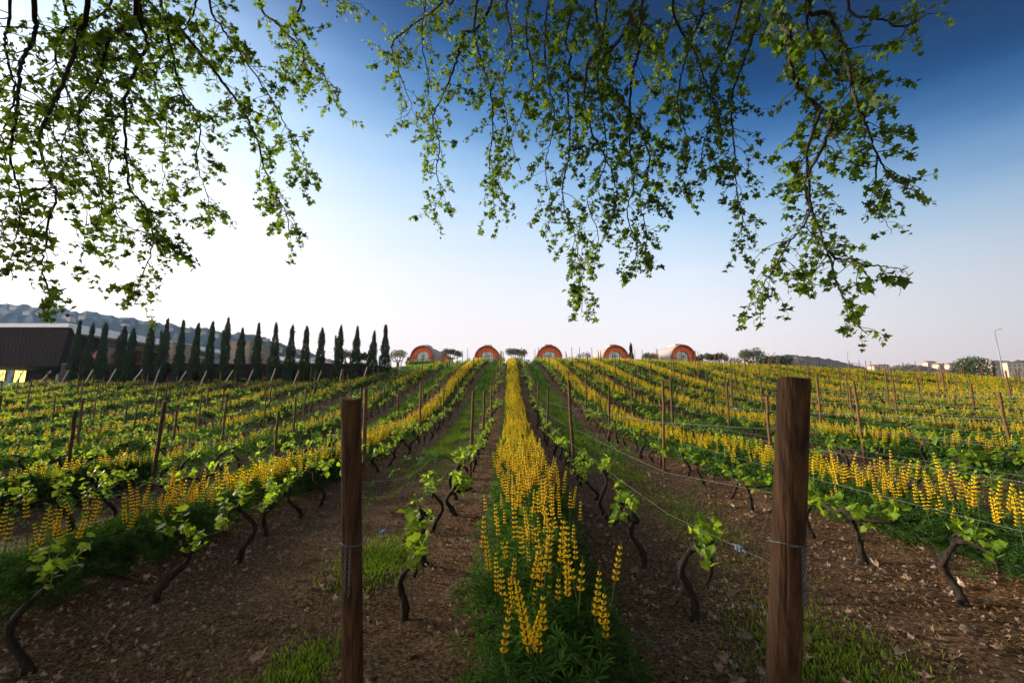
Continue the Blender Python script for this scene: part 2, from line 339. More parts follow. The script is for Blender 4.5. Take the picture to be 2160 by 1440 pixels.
# ------------------------------------------------------------------ the plane tree overhead
def catmull(P, step):
    P = np.asarray(P, float); Q = np.r_[[2 * P[0] - P[1]], P, [2 * P[-1] - P[-2]]]; out = []
    for i in range(1, len(Q) - 2):
        n = max(2, int(np.linalg.norm(Q[i + 1] - Q[i]) / step)); t_ = np.linspace(0, 1, n, endpoint=False)[:, None]
        a, b, c, d = Q[i - 1], Q[i], Q[i + 1], Q[i + 2]
        out.append(.5 * (2 * b + (c - a) * t_ + (2 * a - 5 * b + 4 * c - d) * t_ ** 2 + (3 * b - a - 3 * c + d) * t_ ** 3))
    return np.concatenate(out + [P[-1:]])
BR = [ # depth, top radius, twig density, twig length, leaf size, points in the picture
 (3.5, .022, .85, .50, .095, [(185, -20), (165, 73), (136, 170), (97, 253), (85, 311), (105, 379), (117, 413), (100, 480), (88, 560), (103, 610), (110, 640)]),
 (4.1, .022, .9, .55, .10, [(287, -20), (272, 44), (228, 83), (209, 160), (175, 224), (165, 270), (190, 340), (215, 420), (200, 500)]),
 (4.9, .030, 1.0, .50, .10, [(292, 5), (360, 44), (418, 107), (467, 170), (506, 224), (540, 287), (554, 345), (583, 413), (603, 447), (612, 500)]),
 (4.7, .018, 1.0, .45, .10, [(340, -20), (352, 60), (365, 122), (384, 195), (413, 233), (423, 282), (415, 340), (440, 420), (462, 462)]),
 (4.4, .024, 1.1, .50, .10, [(296, -20), (292, 39), (311, 97), (292, 131), (267, 204), (265, 292), (272, 389), (301, 433), (318, 475), (322, 520), (300, 580), (275, 630)]),
 (5.4, .020, .85, .48, .10, [(545, -20), (583, 49), (632, 97), (680, 156), (705, 209), (722, 250)]),
 (3.3, .020, .85, .45, .095, [(70, -20), (75, 60), (44, 136), (36, 233), (20, 330), (45, 420), (30, 520), (25, 590)]),
 (5.0, .016, 1.0, .50, .10, [(440, -20), (470, 60), (520, 130), (560, 190), (600, 260), (640, 330), (655, 390)]),
 (4.6, .016, .9, .50, .10, [(130, -20), (200, 120), (240, 260), (230, 380), (260, 470), (345, 500), (390, 540)]),
 (5.8, .012, .6, .35, .10, [(700, -30), (760, 10), (790, 40)]),
 (6.0, .020, .88, .50, .10, [(960, -20), (935, 5), (877, 49), (828, 92), (838, 140), (852, 180), (867, 230), (835, 255)]),
 (6.0, .026, .88, .48, .105, [(1040, -20), (1032, 19), (1003, 63), (979, 73), (959, 141), (930, 209), (913, 253), (928, 311), (920, 360), (932, 413), (905, 452)]),
 (5.8, .024, .88, .50, .105, [(1010, -20), (1001, 63), (1015, 131), (1035, 194), (1040, 272), (1032, 340), (1040, 410), (1045, 455)]),
 (5.4, .024, 1.1, .50, .105, [(1222, -20), (1212, 0), (1193, 83), (1202, 122), (1197, 194), (1202, 292), (1198, 340), (1188, 390), (1190, 440), (1212, 490), (1222, 570), (1228, 660)]),
 (5.2, .030, .88, .52, .105, [(1350, -30), (1341, 0), (1319, 63), (1295, 97), (1246, 122), (1232, 204), (1246, 272), (1275, 330), (1300, 400), (1290, 470), (1255, 540)]),
 (5.0, .026, .88, .48, .105, [(1360, -20), (1355, 73), (1334, 160), (1329, 243), (1329, 316), (1338, 389), (1322, 450), (1345, 520), (1335, 560)]),
 (3.9, .034, 1.1, .46, .105, [(1652, -20), (1666, 79), (1677, 174), (1735, 232), (1750, 274), (1719, 338), (1698, 396), (1724, 475), (1745, 528), (1766, 596), (1790, 650), (1825, 705)]),
 (3.7, .018, 1.0, .40, .10, [(1729, 237), (1703, 327), (1708, 449), (1661, 517), (1619, 591), (1580, 640)]),
 (3.8, .026, 1.0, .42, .11, [(1712, -20), (1750, 32), (1782, 106), (1798, 185), (1835, 290), (1867, 359), (1888, 380), (1925, 400)]),
 (3.8, .010, .9, .30, .10, [(1850, 330), (1848, 400), (1860, 440), (1882, 495)]),
 (3.5, .012, .9, .28, .10, [(1745, 528), (1772, 549), (1824, 559), (1870, 562), (1915, 572)]),
 (4.4, .018, .8, .40, .10, [(1790, -20), (1861, 42), (1914, 53), (1960, 30), (2005, 28)]),
 (4.6, .020, .88, .50, .10, [(1610, -20), (1597, 53), (1545, 200), (1550, 316), (1555, 412), (1568, 459), (1550, 525)]),
 (5.0, .020, .88, .52, .10, [(1490, -20), (1481, 32), (1455, 95), (1429, 211), (1455, 317), (1425, 400)]),
 (5.6, .018, .88, .52, .10, [(1120, -20), (1110, 80), (1125, 160), (1100, 240), (1080, 300), (1100, 360)]),
 (4.8, .018, .88, .52, .10, [(1420, -20), (1470, 120), (1500, 230), (1480, 330), (1500, 380)]),
 (4.1, .016, 1.1, .50, .105, [(1700, -20), (1760, 150), (1820, 180), (1850, 230), (1880, 280)]),
 (3.7, .014, .8, .5, .095, [(20, -20), (10, 90), (30, 200), (5, 300), (20, 400), (0, 500)]),
 (4.3, .014, .8, .5, .10, [(240, -20), (120, 80), (150, 230), (130, 330), (180, 430), (170, 560)]),
 (4.9, .014, 1.0, .45, .10, [(420, -20), (330, 150), (350, 260), (345, 360), (380, 450)]),
 (5.0, .014, 1.0, .45, .10, [(640, -20), (610, 40), (640, 120), (600, 180)]),
 (5.6, .014, 1.0, .5, .10, [(1560, -20), (1400, 60), (1390, 160), (1420, 260), (1380, 330)]),
 (5.3, .016, .88, .50, .10, [(1290, -20), (1262, 150), (1280, 330), (1240, 420), (1262, 500), (1228, 580), (1238, 655)]),
 (5.5, .016, .88, .50, .10, [(1160, -20), (1150, 120), (1170, 250), (1150, 350), (1165, 430), (1150, 500)]),
 (5.1, .014, 1.1, .45, .10, [(1330, 243), (1370, 330), (1350, 420), (1365, 500), (1350, 560)]),
 (6.2, .018, .88, .50, .10, [(900, -20), (890, 90), (905, 180), (880, 260)]),
 (5.9, .018, .88, .50, .10, [(1070, -20), (1080, 90), (1060, 180), (1070, 270), (1050, 350), (1070, 440)]),
 (4.8, .018, .88, .50, .10, [(1570, -20), (1540, 90), (1500, 180), (1520, 280), (1490, 360), (1440, 400)]),
 (5.3, .018, .88, .52, .10, [(1260, -30), (1270, 80), (1290, 190), (1350, 260), (1380, 340), (1395, 420)]),
]
TREE = np.array([2.2, -4.6, 0.0])
tree = tag(empty('plane_tree', TREE), 'leafy plane tree whose long drooping branches hang across the top of the sky', 'tree')
def sphere_tpl():
    v = []; t_ = []
    for i in range(5):
        th = math.pi * i / 4
        for j in range(8): v.append((math.sin(th) * math.cos(j * math.pi / 4), math.sin(th) * math.sin(j * math.pi / 4), math.cos(th)))
    for i in range(4):
        for j in range(8):
            a, b = i * 8 + j, i * 8 + (j + 1) % 8; t_ += [(a, b, b + 8), (a, b + 8, a + 8)]
    return np.array(v), np.array(t_)
SPH = sphere_tpl()
def unit(v): return v / (np.linalg.norm(v) + 1e-9)
nballs = 0
for bi, (dep, r0, dens, tl, ls, pts) in enumerate(BR):
    n = len(pts)
    w = np.array([at(x, y, dep + .25 * math.sin(1.7 * i + bi) * (i > 0)) for i, (x, y) in enumerate(pts)])
    drop = pts[0][1] > 100
    if not drop:   # the limb goes on above the frame, back to the trunk
        top = TREE + [0, 0, 7.2]; a = w[0]
        up = [a + (top - a) * .5 + [0, 0, 1.6 + .2 * (bi % 4)], a + (top - a) * .18 + [0, 0, .9]]
        full = np.r_[[top + rng.normal(0, .1, 3)], up, w]; lead = len(catmull(full[:4], .05)) - 1
    else: full = w; lead = 0
    C = catmull(full, .05); m = len(C)
    C[lead + 2:] += rng.normal(0, .006, (m - lead - 2, 3))
    s_ = np.linspace(0, 1, m); rr = np.where(np.arange(m) < lead, r0 * (1 + 1.6 * (1 - np.arange(m) / max(lead, 1))), r0 * (1 - .86 * np.clip((np.arange(m) - lead) / max(1, m - lead), 0, 1) ** .8))
    mb = MB(); mb.tube(C, rr, 7, rough=.06); lv = MB()
    P_, Mx, pos, sz = [], [], [], []; balls = []
    k = max(lead, 0)
    while k < m - 1:
        frac = (k - lead) / max(1, m - lead)
        tg = unit(C[min(k + 1, m - 1)] - C[k - 1])
        L_ = tl * (.45 + 1.0 * rng.random()) * (1.0 - .40 * frac)
        side = unit(np.array([rng.normal(), rng.normal() * .8, rng.normal() * .35]))
        d = unit(tg * .45 + side * .9); q = [C[k]]; ns = 7
        for j in range(ns):
            d = unit(d + np.array([0, 0, -.16]) + rng.normal(0, .17, 3)); q.append(q[-1] + d * L_ / ns)
        q = np.array(q)
        mb.tube(q, np.linspace(min(.0055, rr[k] * .6), .0018, ns + 1), 4, cap=False)
        nl = int(3 + L_ * 42 * dens * (.72 if dep < 4.2 else 1))
        for j in range(nl):
            tt = .25 + .75 * rng.random() ** .75; f = tt * ns; i0 = min(int(f), ns - 1); base = q[i0] + (q[i0 + 1] - q[i0]) * (f - i0)
            off = unit(rng.normal(0, 1, 3) + [0, 0, -.5]) * (.015 + .045 * rng.random())
            if rng.random() < .35: mb.add([base, base + [.0015, 0, .001], base + off], [(0, 1, 2)])
            pos.append(base + off); sz.append(ls * (.20 + .50 * rng.random() ** 1.2) * (1.0 if rng.random() > .15 else 1.35))
        if rng.random() < .16 and nballs + len(balls) < 96: balls.append(q[rng.integers(3, ns + 1)])
        k += max(1, int((.055 + .06 * rng.random()) / dens / .05 + rng.random() * .5))
    pos = np.array(pos); sz = np.array(sz)
    for e in range(int(7 * dens)):   # the tuft at the branch's end
        pass
    nn = len(pos)
    Mx = rotmats(rng.uniform(0, 6.283, nn), rng.normal(-.55, .55, nn), rng.normal(0, .6, nn)) * sz[:, None, None]
    lv.inst(*PLANE, Mx, pos)
    bo = mb.build('branch', M['plane_bark'], tree, smooth=True); bo.location = -TREE
    lo = lv.build('leaves', M['plane_leaf'], bo)
    for p in balls:
        nballs += 1
        sb = MB(); hl = .05 + .05 * rng.random(); nb_ = 1 + (rng.random() < .5)
        sb.tube([p, p + [.004, 0, -hl * .5], p + [0, 0, -hl * nb_]], .0012, 3)
        for e in range(nb_): sb.inst(*SPH, np.eye(3)[None] * .014, [p + [0, 0, -hl * (e + 1) - .01]])
        sb.build('seed_ball', M['seed'], bo, smooth=True)
tm = MB(); tm.tube(catmull([(0, 0, -.2), (.05, 0, 1.2), (-.05, .05, 3), (.1, .1, 5), (0, 0, 7.4)], .3), np.linspace(.5, .27, len(catmull([(0, 0, -.2), (.05, 0, 1.2), (-.05, .05, 3), (.1, .1, 5), (0, 0, 7.4)], .3))), 14, rough=.03)
tm.build('trunk', M['plane_bark'], tree, smooth=True)
# the crown above and behind, out of the frame: it is what shades the foreground
cl = MB(); cpos = []
cen = np.c_[rng.uniform(-14, 16, 1300), rng.uniform(-10, 4.4, 1300), rng.uniform(4.4, 9.5, 1300)]; lowb = cen[:, 1] < -3; cen[lowb, 2] = rng.uniform(2.2, 9.5, lowb.sum())
cpos = (cen[:, None] + rng.normal(0, .42, (1300, 14, 3))).reshape(-1, 3)
q = proj(cpos); out = (q[:, 1] < -150) | (-((cpos - [0, 0, EYE]) @ RM)[:, 2] < .1)
cpos = cpos[out]; nn = len(cpos)
cl.inst(*PLANE, rotmats(rng.uniform(0, 6.283, nn), rng.normal(-.4, .4, nn), rng.normal(0, .5, nn)) * rng.uniform(.16, .26, nn)[:, None, None], cpos)
co_ = cl.build('crown', M['plane_leaf'], tree); co_.location = -TREE

lf = MB(); c3 = np.c_[rng.uniform(-16, -5, 520), rng.uniform(1.5, 8.5, 520), rng.uniform(.9, 7.5, 520)]  # leaves added outside the left edge to keep low sun off the foreground
c3 = (c3[:, None] + rng.normal(0, .36, (520, 16, 3))).reshape(-1, 3); q = proj(c3); c3 = c3[(q[:, 0] < -90) & (c3[:, 2] > .6)]; nn = len(c3)
lf.inst(*PLANE, rotmats(rng.uniform(0, 6.283, nn), rng.normal(-.4, .4, nn), rng.normal(0, .5, nn)) * rng.uniform(.14, .24, nn)[:, None, None], c3)
lo_ = lf.build('sun_screen_leaves', M['plane_leaf'], tree); lo_.location = -TREE

lm_ = MB(); ends = np.r_[cpos[rng.integers(0, len(cpos), 34)], c3[rng.integers(0, len(c3), 26)]]
for e in ends:
    a = TREE + [0, 0, 5.6 + 1.5 * rng.random()]; mid = a * .5 + e * .5 + [0, 0, 1.2 + rng.random()]
    q_ = catmull([a, mid, e], .25); qq = proj(q_)
    if ((qq[:, 2] > .2) & (qq[:, 0] > -30) & (qq[:, 0] < 2190) & (qq[:, 1] > -30)).any(): continue
    lm_.tube(q_, np.linspace(.09, .008, len(q_)), 6, rough=.06)
lo_ = lm_.build('limbs', M['plane_bark'], tree, smooth=True); lo_.location = -TREE

# ------------------------------------------------------------------ rows
ROWS = {}
for n in range(0, 34): ROWS[('right', n)] = 1.27 + 2.1 * n
for n in range(0, 25): ROWS[('left', n)] = -.83 - 2.1 * n
def row_end(X):
    if X < -13.2: return 39.3
    if X < -3: return 41 + (X + 13) * 1.7
    return 61.5
def rowname(side, n): return f'{ORD[n]} row {side} of the central flowers'

# posts --------------------------------------------------------------
def post_mesh(name, h, r1, r2, mats, lump=.0):
    b = MB(); k = 9; z = np.linspace(-.35, h, k); sides = 14
    pts = np.c_[rng.normal(0, .004 + lump, k), rng.normal(0, .004 + lump, k), z]; pts[-1] = pts[-2] * [1, 1, 0] + [0, 0, h]
    b.tube(pts, np.linspace(r1, r2, k), sides, rough=.02, cap=False)
    top = b.v[0][-sides:]; c = top.mean(0) + [0, 0, .004]
    b.add(np.r_[top, [c]], [(i, (i + 1) % sides, sides) for i in range(sides)], 1)
    return b.mesh(name, mats, smooth=False)
pm = [post_mesh('vineyard_post', 1.62 + .1 * i, .036 + .006 * (i % 3), .033 + .006 * (i % 3), [M['post'], M['post_cut']], .002) for i in range(5)]
pg = [post_mesh('slanted_end_post', 1.65, .055, .05, [M['post_grey'], M['post_grey']], .003) for i in range(3)]
# two big end posts near the camera, leaning towards it
def big_post(bot, top, r1, r2, label):
    bot, top = np.array(bot), np.array(top); d = (top - bot) / (top[2] - bot[2]); bz = float(height(bot[0], bot[1])) - .3
    b0 = bot + d * (bz - bot[2]); k = 60; t_ = np.linspace(0, 1, k); pts = b0 + (top - b0) * t_[:, None]
    b = MB(); sides = 110; cracks = [(rng.uniform(0, 6.28), rng.uniform(0, .7), rng.uniform(.25, .6)) for _ in range(16)]; ang = np.linspace(0, 2 * math.pi, sides, endpoint=False)
    vs_ = []; base = pts[0].copy()
    for i in range(k):
        r = (r1 + (r2 - r1) * t_[i]) * (1 + .035 * (vnoise(ang * 3 + 11, np.full(sides, t_[i] * 2.5)) - .5) * 2 + .018 * (vnoise(ang * 12, np.full(sides, t_[i] * 1.2 + 5)) - .5) * 2)
        for ca_, c0, cl_ in cracks:
            wv = math.exp(-((t_[i] - c0 - cl_ / 2) / (cl_ / 2)) ** 4)
            dl = np.abs((ang - ca_ - .12 * math.sin(t_[i] * 9 + ca_) + math.pi) % (2 * math.pi) - math.pi)
            r = r * (1 - .075 * wv * np.exp(-(dl / .045) ** 2))
        r = r * (1 + .02 * rng.normal(size=sides) * (.25 + (i > k - 4)))
        if i == k - 1: r = r * .95
        vs_.append(pts[i] - base + np.c_[np.cos(ang) * r, np.sin(ang) * r, .006 * np.sin(ang * 2 + 1) * (i >= k - 2)])
    v = np.concatenate(vs_); i0 = np.arange(k - 1)[:, None] * sides; j = np.arange(sides)[None]; j1 = (j + 1) % sides
    b.quads(v, np.stack([i0 + j, i0 + j1, i0 + sides + j1, i0 + sides + j], -1).reshape(-1, 4), 0, .5)
    tv = v[-sides:]; c = tv.mean(0) + [0, 0, .006]
    b.add(np.r_[tv, [c]], [(i, (i + 1) % sides, sides) for i in range(sides)], 1, .5)
    o = b.build('end_post', [M['bigpost'], M['post_cut']], smooth=True); o.location = base
    tag(o, label, 'post', 'thick leaning end posts in front')
    return o, pts, lambda z: (b0 + d * (z - b0[2]), r1 + (r2 - r1) * (z - b0[2]) / (top[2] - b0[2]))
M['bigpost'] = mat('dark_post_wood', (.014, .006, .003), (.085, .041, .018), 26, .8, bump=.8, stretch=(1, 1, .045))
PL, _, PLf = big_post((-.83, 2.516, .16), (-.83, 2.257, 1.645), .055, .050, 'thick dark end post at the near end, narrower one with flat pale top')
PR, _, PRf = big_post((1.27, 2.189, .346), (1.27, 1.902, 1.73), .073, .063, 'thick dark end post at the near end, stouter and taller one')

posts = []
for (side, n), X in ROWS.items():
    d = (8.5 if side == 'left' else 9.3) + (0 if n == 0 else rng.uniform(-1.3, 1.3)); d -= 5.2 * (n > 1)
    e = row_end(X)
    while d < e - 1.5:
        if d > 5: posts.append((side, n, X + rng.normal(0, .04), d + rng.normal(0, .15), False))
        d += 5.2
    if X < -11: posts.append((side, n, X, e, True))
P_ = np.array([(p[2], p[3], 0) for p in posts]); P_[:, 2] = height(P_[:, 0], P_[:, 1])
vis = inframe(P_ + [0, 0, 1.2], 25); order = [i for i in np.argsort(P_[:, 1]) if vis[i]]
cnt = {}; ecnt = 0; stuff = MB()
for r, i in enumerate(order):
    side, n, X, d, slant = posts[i]
    if r < 292 or slant:
        if slant:
            o = linked('slanted_end_post', pg[n % 3], None, P_[i] + [0, -.25, 0]); o.rotation_euler = (R(-24 + rng.normal(0, 4)), R(rng.normal(2, 3)), rng.uniform(0, 6))
            o.rotation_euler = (R(-22 + rng.normal(0, 4)), R(rng.normal(4, 3)), 0)
            o.scale = (1, 1, rng.uniform(.92, 1.08))
            tag(o, f'slanted end post closing the {rowname(side, n)}', 'post', 'slanted end posts along the wall')
        else:
            k = cnt[(side, n)] = cnt.get((side, n), 0) + 1
            o = linked('vineyard_post', pm[int(rng.integers(5))], None, P_[i]); o.rotation_euler = (R(rng.normal(0, 1.0)), R(rng.normal(0, 1.0)), rng.uniform(0, 6))
            o.scale = (.85, .85, rng.uniform(.90, 1.06))
            tag(o, f'slim post in the {rowname(side, n)}, {ORD[k - 1]} from front', 'post', 'slim wooden posts along the vine rows')
    else:
        stuff.tube([P_[i] + [0, 0, -.2], P_[i] + [rng.normal(0, .03), rng.normal(0, .03), 1.65]], .038, 6)
if stuff.n: tag(stuff.build('distant_posts', M['post']), 'faint wooden posts of the farthest rows', 'posts', kind='stuff')

# wires --------------------------------------------------------------
WP = {}
def on_wire(side, n, word, y): p = WP[(side, n, word)]; return np.array([np.interp(y, p[:, 1], p[:, i]) for i in range(3)])
def wire(X, d0, d1, h, side, n, word, rad, start=None):
    d = np.arange(d0, d1, 1.3); pts = np.c_[np.full(len(d), X) + rng.normal(0, .004, len(d)), d, height(np.full(len(d), X), d) + h - .02 * np.abs(np.sin((d - d0) * math.pi / 5.2))]
    if start is not None: pts[0] = start
    b = MB(); o = pts[0].copy(); b.tube(pts - o, rad, 5, cap=False)
    ob = b.build('trellis_wire', M['wire'], smooth=True); ob.location = o
    tag(ob, f'{word} thin trellis wire along the {rowname(side, n)}', 'wire', 'trellis wires of the vine rows'); WP[(side, n, word)] = pts; return ob
for (side, n), X in ROWS.items():
    if n > 8: continue
    e = row_end(X) - 1; lo = 2.3
    if n > 0: lo = max(2.3, (abs(X) - 2) * .75)
    for h, word in ((.66, 'lowest'), (.98, 'middle'), (1.38, 'highest')):
        st = None
        if n == 0:
            f = PLf if side == 'left' else PRf; c, rr = f({.66: .86, .98: 1.2, 1.38: 1.5}[h]); st = c + [0, rr * .9, 0]
        wire(X, lo + (0 if n else .0), e, h, side, n, word, .0013 + .0005 * (n > 2), st)
# the anchor loops, chains and tensioners on the two big posts
def ring_pts(c, r, k=18): a = np.linspace(0, 2 * math.pi, k); return np.c_[c[0] + r * np.cos(a), c[1] + r * np.sin(a), c[2] + .006 * np.sin(a * 2)]
def chain(f, z, drops, label):
    c, r = f(z); b = MB(); b.tube(ring_pts(c, r + .004), .0028, 5, cap=False)
    def link(p, d, flip):
        a = np.linspace(0, 2 * math.pi, 11); u = np.array([1, 0, 0.]) if flip else np.array([0, 1, 0.])
        b.tube(p + np.outer(np.cos(a) * .0052, u) + np.outer(np.sin(a) * .011, d), .0016, 4, cap=False)
    for i in range(7): link(c + np.array([-.04 + i * .014, -r - .008 + .3 * (abs(-.04 + i * .014)) ** 1.3, .0]), np.array([1, 0, 0.]), False)
    for x0, dx, L_ in drops:
        for i in range(int(L_ / .017)):
            cz, rz_ = f(z - i * .017); link(np.array([c[0] + x0 + dx * i, cz[1] - math.sqrt(max(0, rz_ ** 2 - (x0 + dx * i) ** 2)) - .007, z - .012 - i * .017]), np.array([0, 0, 1.]), i % 2)
    o = b.build('chain', M['wire'], smooth=True); tag(o, label, 'chain', 'steel chains round the end posts')
chain(PLf, .90, [(-.012, -.0004, .24), (.012, -.0006, .27)], 'short steel chain looped round the narrower near post, ends hanging down')
chain(PRf, 1.0, [(.015, .0012, .30), (.036, .0008, .27)], 'longer steel chain looped round the stouter near post, ends hanging down')
def tension(p, label):
    b = MB(); b.box((0, 0, 0), (.022, .05, .026)); b.tube([(-.02, 0, 0), (.02, 0, 0)], .011, 8); b.tube([(0, -.07, -.004), (0, .07, .004)], .003, 5)
    o = b.build('wire_tensioner', M['tension']); o.location = p; tag(o, label, 'tensioner', 'wire tensioners')
tension(on_wire('left', 0, 'lowest', 2.95), 'small blue steel tensioner on the lowest wire behind the narrower near post')
tension(on_wire('right', 0, 'lowest', 2.5), 'small blue steel tensioner on the lowest wire behind the stouter near post')
tension(on_wire('right', 1, 'highest', 6.4), 'small green-blue tensioner on the highest wire of the second row right of the flowers')

# vines --------------------------------------------------------------
def vine_parts(seed, lod=0):
    """trunk and foliage meshes; the row runs along Y"""
    r_ = np.random.default_rng(seed); tr, fo = MB(), MB(); sd = 10 if lod == 0 else 4
    h = r_.uniform(.42, .62); lean = r_.normal(0, .07, 2); k = 18 if lod == 0 else 4
    t_ = np.linspace(0, 1, k); ph = r_.uniform(0, 6, 2)
    pts = np.c_[lean[0] * t_ + (.075 * np.sin(t_ * 6.5 + ph[0]) - .075 * math.sin(ph[0])) * t_ ** .6, lean[1] * t_ + (.09 * np.sin(t_ * 5.5 + ph[1]) - .09 * math.sin(ph[1])) * t_ ** .6, t_ * h - .06]
    rad = .030 * (1 + .6 * np.exp(-t_ * 7)) * (1 - .3 * t_) * (1 + .14 * np.sin(t_ * 11 + ph[0]))
    rad[-1] *= 1.25
    tr.tube(pts, rad * r_.uniform(.8, 1.15), sd, rough=.2 if lod == 0 else .05)
    head = pts[-1]; lp, lm = [], []
    arms = [(1, r_.uniform(.22, .4)), (-1, r_.uniform(.22, .4))]
    if r_.random() < .3: arms.append((r_.choice([-1, 1]), .25))
    for sgn, La in arms:
        ka = 10 if lod == 0 else 4; d = unit(np.array([r_.normal(0, .35), sgn * .7, .75])); q = [head - [0, 0, .02]]
        for j in range(ka):
            d = unit(d + np.array([r_.normal(0, .3), sgn * .16 + r_.normal(0, .3), -.10 + r_.normal(0, .34)])); q.append(q[-1] + d * La / ka)
        q = np.array(q); tr.tube(q, np.linspace(.024, .011, ka + 1) * (1 + .12 * r_.normal(size=ka + 1)), sd, rough=.17 if lod == 0 else 0)
        for e in range(r_.integers(3, 6)):
            i0 = r_.integers(2, ka + 1); b = q[i0]; ds = unit(np.array([r_.normal(0, .45), r_.normal(0, .3), 1.0])); Ls = r_.uniform(.05, .24)
            s_ = np.array([b, b + ds * Ls * .5, b + ds * Ls + r_.normal(0, .02, 3)])
            if lod == 0: fo.tube(s_, [.005, .004, .002], 4, cap=False, a=.4)
            for l in range(r_.integers(5, 9) if lod == 0 else 4):
                f = r_.random(); p = s_[0] + (s_[2] - s_[0]) * f; lp.append(p + r_.normal(0, .025, 3)); lm.append(r_.uniform(.035, .085))
    lp = np.array(lp); n = len(lp); lm = np.array(lm) * (1 if lod == 0 else 1.5)
    Mx = rotmats(r_.uniform(0, 6.28, n), r_.normal(-.1, .6, n), r_.normal(0, .5, n)) * lm[:, None, None]
    fo.inst(*(GRAPE if lod == 0 else DIAM), Mx, lp)
    return tr, fo
VT = []
for i in range(14):
    a, b = vine_parts(100 + i); VT.append((a.mesh('trunk', M['vine_bark'], True), b.mesh('foliage', M['vine_leaf'])))
VF = []
for i in range(10):
    a, b = vine_parts(300 + i, 1); nv = a.n
    VF.append((np.concatenate(a.v + b.v), np.concatenate(a.t + [t_ + nv for t_ in b.t]), np.r_[np.zeros(sum(map(len, a.t)), int), np.ones(sum(map(len, b.t)), int)]))
vines = []
for (side, n), X in ROWS.items():
    if n == 0 and side == 'left': d = 3.55
    elif n == 0: d = 3.3
    else: d = 2.6 + rng.random()
    while d < row_end(X) - .6:
        vines.append((side, n, X + rng.normal(0, .05), d + rng.normal(0, .1))); d += .86 if not (n == 0 and d < 4) else 1.0
VP = np.array([(v[2], v[3], 0) for v in vines]); VP[:, 2] = height(VP[:, 0], VP[:, 1]) - .02
vis = inframe(VP + [0, 0, .5], 45); ds = np.hypot(VP[:, 0], VP[:, 1])
order = [i for i in np.argsort(ds) if vis[i]]
near = sorted(order[:292], key=lambda i: VP[i, 1]); cnt = {}
for i in near:
    side, n = vines[i][:2]; k = cnt[(side, n)] = cnt.get((side, n), 0) + 1; j = int(rng.integers(14))
    o = empty('grape_vine', VP[i], math.pi * int(rng.integers(2)) + rng.normal(0, .2)); s_ = rng.uniform(.82, 1.1); o.scale = (s_, s_, s_ * rng.uniform(.9, 1.1))
    tag(o, f'grape vine in the {rowname(side, n)}, {ORD[k - 1]} from front', 'vine', 'grape vines trained along the rows')
    linked('trunk', VT[j][0], o); linked('foliage', VT[j][1], o)
fv = MB(); far = np.array(order[292:])
for j in range(10):
    s = far[j::10]; n = len(s); mx = rotmats(rng.integers(0, 2, n) * math.pi + rng.normal(0, .2, n), 0 * rng.random(n), 0 * rng.random(n)) * rng.uniform(.9, 1.2, n)[:, None, None]
    fv.inst(VF[j][0], VF[j][1], mx, VP[s], VF[j][2])
tag(fv.build('distant_vines', [M['vine_bark'], M['vine_leaf']]), 'small leafy vines filling the farther rows up to the crest', 'vines', kind='stuff')

# lupins --------------------------------------------------------------
def spike(nw, L_, r0, np_, lod):
    """yellow whorls up a stem; base at z=0"""
    b = MB(); b.tube([(0, 0, -.25), (0, 0, L_ * .98)], .004 if lod == 0 else .006, 4 if lod == 0 else 3, 1, cap=False)
    for w in range(nw):
        f = w / max(1, nw - 1); z = L_ * (.02 + .95 * f); r = r0 * (1 - .62 * f ** 1.5); ph = rng.uniform(0, 6.28)
        for p in range(np_):
            a = ph + p * 2 * math.pi / np_; d = np.array([math.cos(a), math.sin(a), 0]); s_ = np.array([-d[1], d[0], 0])
            hh = L_ / nw * (.62 if lod == 0 else 1.0); wd = r * 2.0 / np_ * (1.25 if lod == 0 else 1.7)
            if lod == 0:
                v = [d * .003 + [0, 0, z], d * r * .65 + s_ * wd + [0, 0, z + hh * .12], d * r + [0, 0, z + hh * .75], d * r * .65 - s_ * wd + [0, 0, z + hh * .12], d * r * .45 + [0, 0, z + hh * .55]]
                b.add(v, [(0, 1, 4), (1, 2, 4), (2, 3, 4), (3, 0, 4), (0, 3, 1), (1, 3, 2)], int(f > .93), .25 + .6 * f + .15 * rng.random())
            else:
                v = [d * .002 + [0, 0, z], d * r + s_ * wd + [0, 0, z + hh * .5], d * r - s_ * wd + [0, 0, z + hh * .5]]
                b.add(v, [(0, 1, 2)], 0, .25 + .6 * f + .15 * rng.random())
    return b
SP0 = [spike(int(5 + i), .032 * (5 + i), .023 + .0008 * i, 8, 0) for i in range(6)]
SP0m = [s.mesh('flower_spike', [M['lupin_flower'], M['lupin_leaf']]) for s in SP0]
def tpl(b): return np.concatenate(b.v), np.concatenate(b.t), np.concatenate(b.m)
SP1 = [tpl(spike(6, .20, .026, 5, 1)) for i in range(3)]
SP2 = [tpl(spike(4, .20, .032, 4, 1)) for i in range(3)]
def lupin_foliage(seed, n=22, R_=.17, H=.42):
    b = MB(); r_ = np.random.default_rng(seed)
    p = np.c_[r_.normal(0, R_ * .6, n), r_.normal(0, R_ * .6, n), H * (.15 + .8 * r_.random(n) ** .7)]
    for i in range(5): b.tube([(0, 0, 0), (p[i, 0] * .5, p[i, 1] * .5, p[i, 2] * .55), p[i]], .003, 3, cap=False, a=.3)
    b.inst(*PALM, rotmats(r_.uniform(0, 6.28, n), r_.normal(.1, .5, n), r_.normal(0, .5, n)) * r_.uniform(.05, .085, n)[:, None, None], p)
    return b
LF = [lupin_foliage(500 + i).mesh('foliage', M['lupin_leaf']) for i in range(6)]
STR = {k: .22 + 2.1 * k for k in range(-24, 34)}
def strip_end(X):
    if X < -13: return 39.0
    if X < -3: return 41 + (X + 13) * 1.7
    return 62.0
